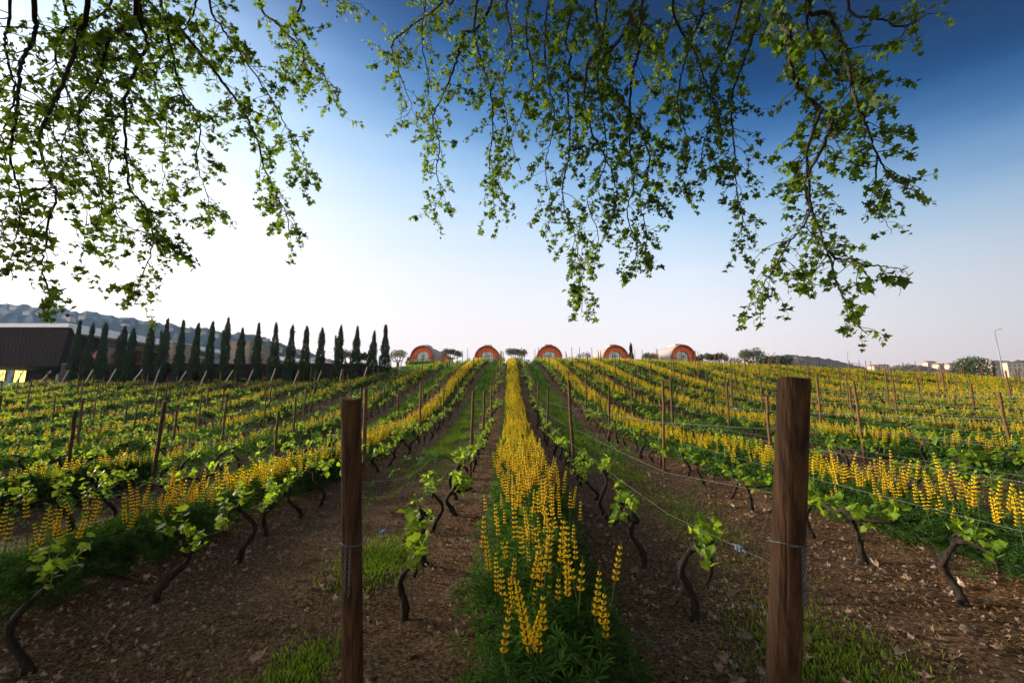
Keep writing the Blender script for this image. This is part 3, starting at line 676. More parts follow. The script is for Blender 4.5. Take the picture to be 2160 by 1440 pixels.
def lup_density(k, d, X):
    nz = vnoise(np.asarray(d) * .45 + k * 7.3, np.full(np.shape(d), k * 3.1))
    base = np.clip((d - 2.2) / 4, 0, 1) * (.3 if k == 0 else .7) + (.80 if k == 0 else .2)
    if k % 2 == 0: return base * np.clip((.35 if X > -6 else .0) + 1.3 * nz, 0, 1) * (1 if X > -6 else .62)
    return (np.clip((np.asarray(d) - 14) / 12, 0, 1) * np.clip(1.5 * nz - .45, 0, 1) * (.55 if X > 6 else .0)) if abs(k) > 1 else 0 * base
lp, fol = [], []
for k, X in STR.items():
    e = strip_end(X); s0 = 2.15 if k == 0 else 2.3
    Ls = e - s0
    n = int(Ls * 62); d = s0 + rng.random(n) * Ls; w = rng.normal(0, .22, n) * np.clip(.56 + .05 * d, .5, 1); keep = rng.random(n) < lup_density(k, d, X)
    x = X + np.clip(w, -.42, .42); lp.append(np.c_[x, d, np.full(n, k)][keep & (inframe(np.c_[x, d, height(x, d) + .6], 60))])
    # green
    fd = 1.0 if k % 2 == 0 else (.55 if X > 6 else .12)
    n = int(Ls * 175 * fd); d = s0 - .2 + rng.random(n) * Ls; x = X + np.clip(rng.normal(0, .26, n), -.52, .52); nz = vnoise(d * .6 + k * 5, np.full(n, k * 1.7))
    kp = (rng.random(n) < .45 + .8 * nz) if k % 2 == 0 else (nz > .45)
    if k % 2: kp &= d > 5
    fol.append(np.c_[x, d, X + 0 * d][kp])
    if k % 2 == 0 and abs(k) <= 4:
        n = 3200 if k == 0 else 2900; d = s0 - .25 + 8 * rng.random(n); x = X + np.clip(rng.normal(0, .21, n), -.46, .46); fol.append(np.c_[x, d, X + 0 * d])
lp = np.concatenate(lp); z = height(lp[:, 0], lp[:, 1]); ds = np.hypot(lp[:, 0], lp[:, 1]); o_ = np.argsort(ds); lp = lp[o_]; z = z[o_]; ds = ds[o_]
def stripname(k):
    if k == 0: return 'central flower strip'
    return f'{ORD[abs(k) // 2 - 1 if k % 2 == 0 else abs(k) // 2]} flower strip {"right" if k > 0 else "left"} of the central one'
NEAR = 296
for i in range(NEAR):
    k = int(lp[i, 2]); o = empty('lupin', (lp[i, 0], lp[i, 1], z[i] - .01), rng.uniform(0, 6.28)); s_ = rng.uniform(.74, 1.08); o.scale = (s_,) * 3; o.rotation_euler[0] = rng.normal(0, .13); o.rotation_euler[1] = rng.normal(0, .13)
    tag(o, f'yellow lupin near the front of the {stripname(k)}', 'lupin', f'nearer yellow lupins of the {stripname(k)}')
    hs = rng.uniform(.44, .66)
    linked('flower_spike', SP0m[int(rng.integers(6))], o, (0, 0, hs))
    if rng.random() < .25: linked('flower_spike', SP0m[int(rng.integers(3))], o, (rng.normal(0, .06), rng.normal(0, .06), hs - .10))
    linked('foliage', LF[int(rng.integers(6))], o)
lb = MB()
A = lp[NEAR:]; za = z[NEAR:]; dd = ds[NEAR:]
for j in range(3):
    for T, msk in ((SP1, dd < 22), (SP2, dd >= 22)):
        s = np.where(msk)[0][j::3]; n = len(s)
        sc_ = rng.uniform(.65, 1.3, n) * np.where(dd[s] > 30, 1.15, 1.0)
        mx = rotmats(rng.uniform(0, 6.28, n), rng.normal(0, .16, n), rng.normal(0, .16, n)) * sc_[:, None, None]
        lb.inst(T[j][0], T[j][1], mx, np.c_[A[s, 0], A[s, 1], za[s] + rng.uniform(.34, .5, n)], T[j][2])
fo = np.concatenate(fol); fz = height(fo[:, 0], fo[:, 1]); kp = inframe(np.c_[fo[:, 0], fo[:, 1], fz + .3], 120); fo = fo[kp]; fz = fz[kp]; fd = np.hypot(fo[:, 0], fo[:, 1])
for T, lo, hi, s0, s1, rep in ((PALM, 0, 9, .05, .095, 1.0), (PALM5, 9, 24, .10, .17, .75), (DIAM, 24, 99, .18, .34, .55)):
    m_ = (fd >= lo) & (fd < hi) & (rng.random(len(fd)) < rep); n = m_.sum(); p = np.c_[fo[m_, :2], fz[m_]]
    edge = np.clip(1 - np.abs(fo[m_, 0] - fo[m_, 2]) / .58, .15, 1)
    p[:, 2] += (.02 + (.46 if lo == 0 else .52) * rng.random(n) ** (.62 if lo == 0 else .8)) * edge ** .5
    lb.inst(*T, rotmats(rng.uniform(0, 6.28, n), rng.normal(.25, .5, n), rng.normal(0, .5, n)) * rng.uniform(s0, s1, n)[:, None, None], p, 1)
tag(lb.build('lupin_strips', [M['lupin_flower'], M['lupin_leaf']]), 'dense strips of yellow lupins in dark green foliage running up the slope between rows', 'lupins', kind='stuff')

# grass, weeds, litter -------------------------------------------------
gb = MB(); TRI = (np.array([(-.5, 0, 0), (.5, 0, 0), (.15, 0, .55), (0, .25, 1.0)]), np.array([(0, 1, 2), (0, 2, 3)]))
gp = []
for k, X in STR.items():
    if k % 2 == 0: continue
    e = strip_end(X); Ls = e - 3
    n = int(Ls * (620 if abs(k) < 4 else 160)); d = (6.5 if abs(k) == 1 else 4) + (Ls - 3) * rng.random(n) ** 1.15; x = X + rng.normal(0, .28, n)
    nz = vnoise(x * 2.2 + 31, d * .8 + k); kp = nz > np.where(d < 9, .62, .32); gp.append(np.c_[x, d][kp])
for (cx, cy, sx_, sy_, n) in ((-1.55, 2.35, .17, .17, 1500), (-1.25, 2.85, .11, .15, 1500), (1.9, 2.75, .24, .36, 3200), (1.6, 2.3, .15, .15, 1000), (-1.35, 4.6, .2, .36, 3200), (2.3, 6.0, .25, 1.2, 2500)):
    gp.append(np.c_[rng.normal(cx, sx_, n), rng.normal(cy, sy_, n)])
xx, yy = rng.uniform(-24, -5, 15000), rng.uniform(43.5, 66, 15000); gp.append(np.c_[xx, yy][(xx < -6.5 - .0 * yy)])
gp = np.concatenate(gp); gz = height(gp[:, 0], gp[:, 1]); kp = inframe(np.c_[gp, gz], 80); gp = gp[kp]; gz = gz[kp]; n = len(gp); gd = np.hypot(*gp.T)
hh = rng.uniform(.018, .065, n) * np.where(gd > 12, 2.2, 1); hh[gp[:, 1] > 43] *= .6; ww = np.clip(.0007 + .0010 * gd, .0022, .06)
a = rng.uniform(0, 6.28, n); mx = np.zeros((n, 3, 3)); mx[:, 0, 0] = np.cos(a) * ww; mx[:, 0, 1] = np.sin(a) * ww
mx[:, 1, 0] = -np.sin(a) * hh; mx[:, 1, 1] = np.cos(a) * hh; mx[:, 2] = np.c_[rng.normal(0, .25, n) * hh, rng.normal(0, .25, n) * hh, hh]
gb.inst(*TRI, mx, np.c_[gp, gz - .005])
tag(gb.build('grass', M['grass']), 'short bright green grass between the vine rows and on the upper lawn', 'grass', kind='stuff')

lt = MB(); n = 72000
d = 1.2 + 24 * rng.random(n) ** 1.2; x = rng.uniform(-1, 1, n) * (2.2 + 1.3 * d); nz = vnoise(x * 1.3 + 9, d * 1.3)
kp = rng.random(n) < .25 + nz; x, d = x[kp], d[kp]; n = len(x); zz = height(x, d)
szs = rng.choice([.020, .030, .045, .070], n, p=[.44, .36, .17, .03]) * (1 + .05 * d) * rng.uniform(.7, 1.2, n)
for c_ in range(6):   # six differently crumpled dry leaves
    cv = PLANE[0].copy(); cv[:, 2] = cv[:, 2] * rng.uniform(2, 7) + rng.uniform(.1, .7) * cv[:, 1] ** 2 + rng.normal(0, .09, len(cv)); cv[:, 0] *= rng.uniform(.45, .95); cv[:, :2] += rng.normal(0, .04, (len(cv), 2))
    s = np.arange(n)[c_::6]; k = len(s)
    lt.inst(cv, PLANE[1], rotmats(rng.uniform(0, 6.28, k), rng.normal(.05, .35, k), rng.normal(0, .55, k)) * szs[s][:, None, None], np.c_[x[s], d[s], zz[s] + .014])
n = 150000; d = 1.1 + 13 * rng.random(n) ** 1.6; x = rng.uniform(-1, 1, n) * (2.2 + 1.3 * d); zz = height(x, d)
CH = (np.array([(-.5, 0, 0), (.5, .1, .1), (.35, .35, .15), (-.4, .3, 0)]), np.array([(0, 1, 2), (0, 2, 3)]))
lt.inst(*CH, rotmats(rng.uniform(0, 6.28, n), rng.normal(0, .4, n), rng.normal(0, .4, n)) * (rng.uniform(.006, .026, n) * (1 + .07 * d))[:, None, None], np.c_[x, d, zz + .010], 1)
n = 5000; d = 1.35 + 11 * rng.random(n) ** 1.4; x = rng.uniform(-1, 1, n) * (2.2 + 1.3 * d)
lt.inst(*SPH, rotmats(rng.uniform(0, 6.28, n), rng.normal(0, .4, n), rng.normal(0, .4, n)) * (np.stack([rng.uniform(.6, 1.3, n), rng.uniform(.6, 1.3, n), rng.uniform(.4, .8, n)], 1) * (.004 + .016 * rng.random(n) ** 3)[:, None])[:, :, None], np.c_[x, d, height(x, d) + .004], 1)
tag(lt.build('leaf_litter', [M['litter'], M['chip']]), 'dry curled fallen leaves and bark chips over the near soil', 'leaf litter', kind='stuff')

# a few stones in the litter
M['pebble'] = mat('field_stone', (.08, .065, .05), (.22, .19, .16), 14, .9, bump=.6)
for i, (px, py, r_) in enumerate(((1575, 1345, .045), (2040, 1335, .04), (1590, 1285, .035), (2075, 1270, .03), (300, 1380, .03), (905, 1385, .03))):
    d_ = ray(px, py); k = 0.5
    while EYE + d_[2] / d_[1] * k > float(height(d_[0] / d_[1] * k, k)) and k < 8: k += .02
    b = MB(); v = SPH[0] * [1.25, .9, .6] * r_ * (1 + .22 * rng.normal(size=(len(SPH[0]), 1))); b.add(v, SPH[1]); o = b.build('stone', M['pebble'], smooth=True); o.location = (d_[0] / d_[1] * k, k, float(height(d_[0] / d_[1] * k, k)) + .2 * r_)
    tag(o, 'small rough grey-brown stone lying among fallen leaves on the near soil', 'stone', 'stones in the near leaf litter')

# ------------------------------------------------------------------ cypresses
def cypress_mesh(seed, H, W, twin):
    r_ = np.random.default_rng(seed); b = MB(); n = 3800
    def spindle(cx, H, W, n):
        f = r_.random(n) ** .9; prof = np.minimum(1, (f / .10) ** .6) * np.clip(1 - f, 0, 1) ** .62 * (1 + .18 * np.sin(f * 17 + seed) + .1 * np.sin(f * 37))
        a = r_.uniform(0, 6.28, n); rad = W * prof * (.55 + .5 * r_.random(n)) * (1 + .22 * np.sin(a * 2 + f * 9 + seed))
        p = np.c_[cx * f + rad * np.cos(a), rad * np.sin(a), f * H]
        nl = r_.uniform(.14, .34, n) * (1 - .3 * f)
        yaw = a - math.pi / 2 + r_.normal(0, .5, n)
        b.inst(*DIAM, rotmats(yaw, r_.normal(1.15, .22, n), r_.normal(0, .6, n)) * (np.stack([nl * .42, nl, nl], 1))[:, :, None], p)
        tipn = 14; b.inst(*DIAM, rotmats(r_.uniform(0, 6.28, tipn), r_.normal(1.35, .1, tipn), r_.normal(0, 1, tipn)) * (np.stack([np.full(tipn, .10), np.full(tipn, .45), np.full(tipn, .4)], 1))[:, :, None], np.c_[np.full(tipn, cx), np.zeros(tipn), H * r_.uniform(.9, .99, tipn)])
    spindle(r_.normal(0, .06), H, W, n)
    if twin: spindle(-.42, H * .80, W * .6, 1100)
    return b
CYX = [(150, 678), (178, 685), (208, 683), (248, 690), (268, 694), (305, 680), (338, 674), (373, 677), (405, 684), (437, 680), (470, 672), (502, 694), (538, 683), (575, 683), (608, 688), (640, 690), (672, 694), (712, 688), (747, 691), (782, 701), (810, 687)]
TW = {3, 6, 10, 17}
WALLD = 41.6
for i, (px, py) in enumerate(CYX):
    Y = 40.75; p = at(px, 800, Y); zb = float(height(p[0], Y)); H = at(px, py, Y)[2] - zb
    o = tag(empty('cypress_tree', (p[0], Y, zb - .05), rng.uniform(-.2, .2)), f'slender dark cypress before the long wall, {ORD[len(CYX) - 1 - i]} from the stone end near the lawn', 'cypress', 'cypresses lined up before the long wall')
    cypress_mesh(700 + i, H, .45 + .12 * rng.random(), i in TW).build('crown', M['cypress'], o)
    tb = MB(); tb.tube([(0, 0, -.1), (0, 0, H * .5)], [.09, .04], 7); tb.build('trunk', M['vine_bark'], o)
p = at(1332, 765, 66); zb = float(height(p[0], 66)); o = tag(empty('cypress_tree', (p[0], 66, zb)), 'lone small cypress on the crest beside a barrel cabin', 'cypress')
cypress_mesh(760, at(1332, 726, 66)[2] - zb, .42, False).build('crown', M['cypress'], o); tb = MB(); tb.tube([(0, 0, -.1), (0, 0, 1.5)], [.07, .03], 6); tb.build('trunk', M['vine_bark'], o)

# ------------------------------------------------------------------ walls and lawn edge
M['stone'] = mat('dry_stone', (.10, .085, .075), (.27, .235, .21), 5, .95, bump=1.0)
def brick_nodes(m, scale=2.2, dark=.25):
    nt = m.node_tree; N = nt.nodes; L = nt.links; P = N['Principled BSDF']; co = N.new('ShaderNodeTexCoord'); vo = N.new('ShaderNodeTexVoronoi'); vo.feature = 'DISTANCE_TO_EDGE'; vo.inputs['Scale'].default_value = scale
    L.new(co.outputs['Object'], vo.inputs['Vector']); r = N.new('ShaderNodeValToRGB'); L.new(vo.outputs['Distance'], r.inputs[0]); r.color_ramp.elements[0].color = (dark, dark, dark, 1); r.color_ramp.elements[1].position = .1
    mx = N.new('ShaderNodeMix'); mx.data_type = 'RGBA'; mx.blend_type = 'MULTIPLY'; mx.inputs[0].default_value = 1; src = P.inputs['Base Color'].links[0].from_socket; L.new(src, mx.inputs[6]); L.new(r.outputs[0], mx.inputs[7]); L.new(mx.outputs[2], P.inputs['Base Color'])
brick_nodes(M['stone'])
M['darkwall'] = mat('dark_schist', (.025, .018, .015), (.085, .06, .05), 4, .95, bump=1.0); brick_nodes(M['darkwall'], 3)
wt_z = at(500, 768, WALLD)[2]
b = MB(); b.hexa([(-43.6, WALLD, 2.5), (-13.9, WALLD, 2.5), (-13.9, WALLD + .5, 2.5), (-43.6, WALLD + .5, 2.5), (-43.6, WALLD, wt_z), (-13.9, WALLD, wt_z), (-13.9, WALLD + .5, wt_z), (-43.6, WALLD + .5, wt_z)])
lw = b.build('retaining_wall', M['darkwall']); tag(lw, 'long dark schist retaining wall behind the cypresses', 'wall')
b = MB(); b.hexa([(-43.6, WALLD - .06, wt_z + .003), (-13.9, WALLD - .06, wt_z + .003), (-13.9, WALLD + .56, wt_z + .003), (-43.6, WALLD + .56, wt_z + .003), (-43.6, WALLD - .06, wt_z + .09), (-13.9, WALLD - .06, wt_z + .09), (-13.9, WALLD + .56, wt_z + .09), (-43.6, WALLD + .56, wt_z + .09)])
b.build('coping', M['stone'], lw)
b = MB(); pl = [(-13.9, 41.6), (-12.4, 41.75), (-11.2, 42.2), (-10.2, 43.0), (-9.3, 44.0)]
tops = [at(815, 771, 41.6)[2], at(838, 773, 41.75)[2], at(852, 779, 42.2)[2], at(868, 785, 43)[2], at(884, 794, 44)[2]]
for (x0, y0), (x1, y1), z0, z1 in zip(pl, pl[1:], tops, tops[1:]):
    b.hexa([(x0, y0, 3), (x1, y1, 3), (x1 + .2, y1 + .5, 3), (x0 + .2, y0 + .5, 3), (x0, y0, z0), (x1, y1, z1), (x1 + .2, y1 + .5, z1), (x0 + .2, y0 + .5, z0)])
tag(b.build('stone_wall', M['stone']), 'rough pale stone wall sloping down below the green lawn', 'wall')

# ------------------------------------------------------------------ barrel cabins
M['shell'] = mat('weathered_staves', (.23, .19, .19), (.40, .35, .35), 10, .7, stretch=(8, .3, 8))
M['redwood'] = mat('red_wood_boards', (.40, .068, .013), (.64, .13, .024), 14, .6, stretch=(6, 6, .2))
M['rimwood'] = mat('dark_wood_rim', (.14, .038, .012), (.26, .08, .022), 14, .6)
M['glass'] = mat('teal_glass', (.05, .17, .18), (.20, .40, .40), 4, .12, spec=.8)
M['curtain'] = mat('white_curtain', (.55, .55, .52), (.78, .78, .75), 6, .8)
M['grey_metal'] = mat('grey_metal', (.28, .28, .29), (.40, .40, .41), 6, .5)
M['red_cloth'] = mat('red_cloth', (.55, .10, .08), (.72, .22, .17), 6, .8)
def cabin(cx, Y, dia, L_, ztop, rz, label, annex=None):
    Rr = dia / 2; zc = ztop - Rr; o = tag(empty('barrel_cabin', (cx, Y, zc), rz), label, 'cabin', 'barrel shaped wooden cabins on the crest')
    K = 48; ang = np.linspace(0, 2 * math.pi, K, endpoint=False); ca, sa_ = np.cos(ang), np.sin(ang)
    def ringp(r, y): return np.c_[r * ca, np.full(K, y), r * sa_]
    def loft(rings):
        v = np.concatenate(rings); n = len(rings); i0 = np.arange(n - 1)[:, None] * K; j = np.arange(K)[None]; j1 = (j + 1) % K
        return v, np.stack([i0 + j, i0 + j1, i0 + K + j1, i0 + K + j], -1).reshape(-1, 4)
    b = MB(); ys = np.linspace(0, L_, 11); rs = Rr * (1 + .06 * np.sin(np.pi * ys / L_) - .0)
    v, q = loft([ringp(Rr - .12, 1.15), ringp(Rr - .12, 0)] + [ringp(r, y) for r, y in zip(rs, ys)] + [ringp(.01, L_)]); b.quads(v, q)
    b.build('shell', M['shell'], o, smooth=False)
    b = MB(); v, q = loft([ringp(Rr + .012, .22), ringp(Rr + .012, -.03), ringp(Rr - .17, -.03), ringp(Rr - .17, .3)]); b.quads(v, q); b.build('rim', M['rimwood'], o)
    b = MB(); Rw = dia * .285; v, q = loft([ringp(Rr - .125, .45), ringp(Rw, .45), ringp(Rw, .75)]); b.quads(v, q); b.build('front_wall', M['redwood'], o)
    wdw = MB(); v, q = loft([ringp(Rw - .003, .70), ringp(.01, .70)]); wdw.quads(v, q); w_ = wdw.build('window', M['glass'], o)
    b = MB()
    for sx_ in (-1, 1):
        for e in range(2):
            x = sx_ * Rw * (.50 + .22 * e); hgt = math.sqrt(Rw ** 2 - x * x) * .95
            b.box((x, .655, -.1), (.10, .05, 2 * hgt - .25))
    b.build('curtain', M['curtain'], w_)
    b = MB(); b.box((0, .66, 0), (.05, .06, Rw * 1.98)); b.box((0, .66, Rw * .38), (Rw * 1.8, .058, .05)); b.build('frame', M['rimwood'], w_)
    b = MB(); b.box((0, 2.4, Rr * 1.06 + .02), (1.1, 2.2, .22)); b.box((0, 2.4, Rr * 1.06 + .15), (1.2, 2.3, .05)); b.build('roof_box', M['grey_metal'], o)
    zg = float(height(cx, Y)) - zc
    b = MB(); b.box((0, -.9, -.92), (dia * .95, 2.4, .14)); b.box((0, -.85, (zg - 1.2) / 2 - .4), (dia * .9, 2.2, -.99 - zg + .8 - .01)); b.build('deck', M['rimwood'], o)
    for sx_ in (-1, 1):
        b = MB(); b.box((sx_ * Rr * .55, .6, zg - .1), (.5, .5, .9)); b.box((sx_ * Rr * .55, L_ - 1.2, zg - .1), (.5, .5, .9)); b.build('support', M['stone'], o)
    return o, zc, zg
def lounger(cx, y, z, flip, label):
    o = tag(empty('hanging_lounger', (cx, y, z), 0), label, 'lounger', 'red loungers in front of the barrel cabins')
    t_ = np.linspace(0, 1, 15); x = (t_ - .5) * 1.55 * flip; zz = .72 + .30 * (1 - t_) ** 1.5 - .22 * np.sin(t_ * 2.6 * math.pi * .75) + .12 * t_
    b = MB(); v = np.r_[np.c_[x, np.full(15, -.32), zz], np.c_[x, np.full(15, .32), zz], np.c_[x, np.full(15, -.32), zz - .07], np.c_[x, np.full(15, .32), zz - .07]]
    i = np.arange(14); b.quads(v, np.concatenate([np.stack([i, i + 1, i + 16, i + 15], 1), np.stack([i + 30, i + 45, i + 46, i + 31], 1), np.stack([i, i + 30, i + 31, i + 1], 1), np.stack([i + 15, i + 16, i + 46, i + 45], 1)]))
    b.build('seat', M['red_cloth'], o)
    b = MB()
    for s_ in (-.34, .34): b.tube([(-.6 * flip, s_, 0), (-.45 * flip, s_, .5), (0, s_, .42), (.5 * flip, s_, .5), (.65 * flip, s_, 0)], .025, 6)
    b.build('frame', M['grey_metal'], o)
CAB = [(890, 728, 69, 3.75, -.16, 'barrel cabin on the lawn edge, nearest the cypress row'), (1027, 728, 66, 3.7, -.05, 'barrel cabin just left of the central flower strip'),
       (1159, 727, 65, 3.75, .0, 'barrel cabin just right of the central flower strip'), (1299, 727, 65, 3.8, .10, 'barrel cabin beside the lone small cypress'), (1441, 726, 64, 3.85, .16, 'barrel cabin farthest from the cypress row, by the clipped olives')]
for i, (px, py, Y, dia, rz, lab) in enumerate(CAB):
    dia *= 1.05; p = at(px, py, Y); o, zc, zg = cabin(p[0], Y, dia, 7.5, p[2] - .05, rz, lab)
    for j, s_ in enumerate((-1, 1)):
        lx = p[0] + s_ * dia * .27; where = ['nearest the cypress row', 'left of the central flowers', 'right of the central flowers', 'beside the lone cypress', 'by the clipped olives'][i]
        lounger(lx, Y - .95, zc - .845, -s_, f'red curved lounger, the {"left" if s_ < 0 else "right"} one before the barrel cabin {where}')
# small barrel annexes
M['annexshell'] = M['shell']
for px, py, Y, dia, lab in ((938, 747, 73, 1.9, 'small red barrel hut behind the cabin nearest the cypresses'), (1383, 745, 70, 2.4, 'small red barrel hut behind the cabin by the clipped olives')):
    p = at(px, py, Y); Rr = dia / 2; o = tag(empty('barrel_hut', (p[0], Y, p[2] - Rr)), lab, 'hut', 'small barrel huts')
    a_ = np.linspace(0, 2 * math.pi, 33)[:-1]; b = MB(); rg = lambda r, y: np.c_[r * np.cos(a_), np.full(32, y), r * np.sin(a_)]
    v = np.concatenate([rg(Rr - .08, .5), rg(Rr - .08, 0), rg(Rr, 0), rg(Rr * 1.04, 2), rg(Rr, 4), rg(.01, 4)]); j = np.arange(32); j1 = (j + 1) % 32
    b.quads(v, np.concatenate([np.stack([i * 32 + j, i * 32 + j1, i * 32 + 32 + j1, i * 32 + 32 + j], 1) for i in range(5)])); b.build('shell', M['shell'], o)
    b = MB(); v = np.concatenate([rg(Rr - .085, .3), rg(.01, .3)]); b.quads(v, np.stack([j, j1, 32 + j1, 32 + j], 1)); b.build('front_wall', M['redwood'], o)

# ------------------------------------------------------------------ olive trees, bushes, hedges
def olive(px, top, Y, wpx, label, seed, thin=1.0, bush=False, pads=6, cat='olive tree', group='clipped olive trees on the crest', name='olive_tree', m='olive'):
    r_ = np.random.default_rng(seed); p = at(px, 768, Y); zb = float(height(p[0], Y)); H = at(px, top, Y)[2] - zb; W = wpx * Y / F
    o = tag(empty(name, (p[0], Y, zb)), label, cat, group); tb, cb = MB(), MB()
    fork = np.array([r_.normal(0, .06), 0, H * .34]); tb.tube([(0, 0, -.15), (.03, .02, H * .15), fork], [.30 * H / 3.2, .24 * H / 3.2, .20 * H / 3.2], 8, rough=.1)
    for k in range(pads):
        x = (k / (pads - 1) - .5) * W * .78; y = r_.normal(0, W * .22); zz = H * (.70 + .1 * r_.random()) - .30 * (abs(x) / W) * H
        e = np.array([x, y, zz]); mid = fork * .45 + e * .55 + [r_.normal(0, .1), 0, -.12 * H]
        tb.tube([fork - [0, 0, .1], mid, e], [.13 * H / 3.2, .085 * H / 3.2, .03], 6, rough=.08)
        n = int(420 * thin); q_ = r_.normal(0, 1, (n, 3)); q_ /= np.linalg.norm(q_, axis=1)[:, None]; q_ *= (r_.random(n) ** .4)[:, None] * [W * .19, W * .19, H * .22]
        cb.inst(*DIAM, rotmats(r_.uniform(0, 6.28, n), r_.normal(.4, .5, n), r_.normal(0, .6, n)) * (np.stack([np.full(n, .13), np.full(n, .2), np.full(n, .2)], 1) * r_.uniform(.6, 1.2, n)[:, None])[:, :, None], e + q_ + [0, 0, H * .04])
    tb.build('trunk', M['olive_bark'], o, smooth=True); cb.build('crown', M[m], o)
olive(839, 736, 58, 42, 'open gnarled olive tree between the last cypress and the nearest barrel cabin', 1, .55)
olive(953, 736, 62, 40, 'clipped olive tree between the two barrel cabins left of the flowers', 2)
olive(1089, 735, 62, 42, 'clipped olive tree directly above the central flower strip', 3)
olive(1233, 744, 66, 32, 'sparse thin olive tree left of the cabin beside the lone cypress', 4, .22)
olive(1372, 743, 66, 36, 'olive tree in front of the small hut, right of the lone cypress', 5, .6)
olive(1490, 745, 62, 34, 'clipped olive tree, nearer to the cabin of a close pair', 6)
olive(1517, 743, 63, 34, 'clipped olive tree, farther from the cabin of a close pair', 7)
olive(1583, 736, 60, 54, 'broad flat-topped olive tree between two dark hedges', 8, 1.1, pads=8)
olive(735, 738, 52, 44, 'shaggy tree behind the cypresses, grey-green and third from their right end', 9, .9, cat='tree', group='trees behind the cypresses')
olive(765, 742, 53, 34, 'darker shaggy tree behind the cypresses, near the last two', 10, .9, cat='tree', group='trees behind the cypresses', m='hedge')
def bush(px, top, bot, Y, wpx, label, seed, m='olive', cat='bush', group=None, box=False, name='bush', dens=1.0):
    r_ = np.random.default_rng(seed); p = at(px, bot, Y); zt = at(px, top, Y)[2]; zb = min(p[2], float(height(p[0], Y))); H = zt - zb; W = wpx * Y / F
    o = tag(empty(name, (p[0], Y, zb)), label, cat, group); b = MB(); n = int((1500 if not box else 1900) * dens)
    if box: q_ = np.c_[r_.uniform(-.5, .5, n) * W, r_.uniform(-.5, .5, n) * 1.4, r_.random(n) * H * (1 + .12 * r_.normal(size=n))]
    else:
        u = r_.normal(0, 1, (n, 3)); u /= np.linalg.norm(u, axis=1)[:, None]; lump = 1 + .16 * np.sin(u[:, 0] * 6 + seed) * np.cos(u[:, 2] * 5)
        q_ = u * (r_.random(n) ** .3 * lump)[:, None] * [W / 2, W / 2.4, H * .52] + [0, 0, H * .5]
    s_ = np.clip(W * .06, .16, .6)
    b.inst(*DIAM, rotmats(r_.uniform(0, 6.28, n), r_.normal(.5, .5, n), r_.normal(0, .6, n)) * (np.stack([np.full(n, s_ * .7), np.full(n, s_), np.full(n, s_)], 1) * r_.uniform(.6, 1.3, n)[:, None])[:, :, None], q_)
    b.build('crown', M[m], o); t_ = MB(); t_.tube([(0, 0, -.2), (0, 0, H * .5)], [.12, .06], 6); t_.build('trunk', M['olive_bark'], o)
bush(2056, 754, 796, 75, 76, 'big round olive bush standing alone before the street lamp', 20, m='hedge', dens=3.2)
bush(1910, 768, 790, 95, 60, 'low grey-green bush beyond the vineyard, left of the big round bush', 21, group='low bushes beyond the vineyard')
bush(1800, 766, 785, 100, 50, 'low dark bush beyond the vineyard below the hanging branch tip', 22, group='low bushes beyond the vineyard')
bush(1552, 757, 774, 62, 34, 'dark clipped hedge left of the broad flat-topped olive', 23, 'hedge', 'hedge', 'dark hedges on the crest', True, 'hedge')
bush(1634, 754, 774, 61, 72, 'dark clipped hedge right of the broad flat-topped olive', 24, 'hedge', 'hedge', 'dark hedges on the crest', True, 'hedge')
bush(1476, 755, 768, 62, 14, 'small dark red bush beside the cabin by the clipped olives', 25, 'redbush', group='small red bushes at the cabins')
bush(862, 754, 766, 68, 12, 'small dark red bush beside the cabin nearest the cypresses', 26, 'redbush', group='small red bushes at the cabins')
bush(893, 763, 770, 66.5, 66, 'low clipped green hedge in front of the cabin nearest the cypresses', 27, 'grass', 'hedge', None, True, 'hedge')

# ------------------------------------------------------------------ winery building behind the wall
M['darkwood'] = mat('dark_wood_cladding', (.005, .003, .002), (.020, .010, .006), 10, .8, stretch=(9, 9, .2))
M['roofw'] = mat('pale_roof_metal', (.62, .66, .72), (.74, .77, .82), 3, .5)
M['tan'] = mat('tan_render', (.24, .20, .17), (.32, .27, .23), 3, .9)
M['soffit'] = mat('grey_soffit', (.14, .13, .12), (.20, .19, .18), 3, .9)
M['darkglass'] = mat('dark_glass', (.02, .018, .02), (.05, .04, .045), 4, .08, spec=.9)
M['pinkpane'] = mat('pink_blind', (.42, .22, .24), (.50, .28, .30), 3, .7)
M['warmroom'] = mat('warm_room_wall', (.07, .022, .010), (.12, .04, .018), 5, .8)
M['litwin'] = mat('lit_window', (.9, .8, .2), (.95, .85, .3), 2, .5, emit=(1.0, .78, .10), estr=1.3)
M['bulb'] = mat('lamp_glow', (1, .7, .35), None, 2, .5, emit=(1.0, .55, .2), estr=6)
zr = at(145, 684, 45)[2]; gz0 = 4.6
M['rimdark'] = mat('dark_batten', (.010, .006, .004), (.035, .018, .011), 6, .8)
bld = tag(empty('winery_building', (-46, 45, gz0)), 'long low winery with pale roof and dark wooden end block behind the cypresses', 'building')
def local(b, name, m, par=None): return b.build(name, m, par or bld)
xr = at(147, 690, 45)[0] + 46
b = MB(); zc0 = at(60, 772, 45)[2] - gz0; zt0 = at(60, 691, 45)[2] - gz0
b.hexa([(-12, 0, zc0), (xr - .55, 0, zc0), (xr - .55, 7, zc0), (-12, 7, zc0), (-12, 0, zt0), (xr, 0, zt0), (xr, 7, zt0), (-12, 7, zt0)]); local(b, 'end_block', M['darkwood'])
b = MB()
for q_ in np.arange(-11.7, xr - .7, .42): b.box((q_, -.016, (zc0 + zt0) / 2), (.07, .03, zt0 - zc0 - .05))
local(b, 'cladding', M['rimdark'])
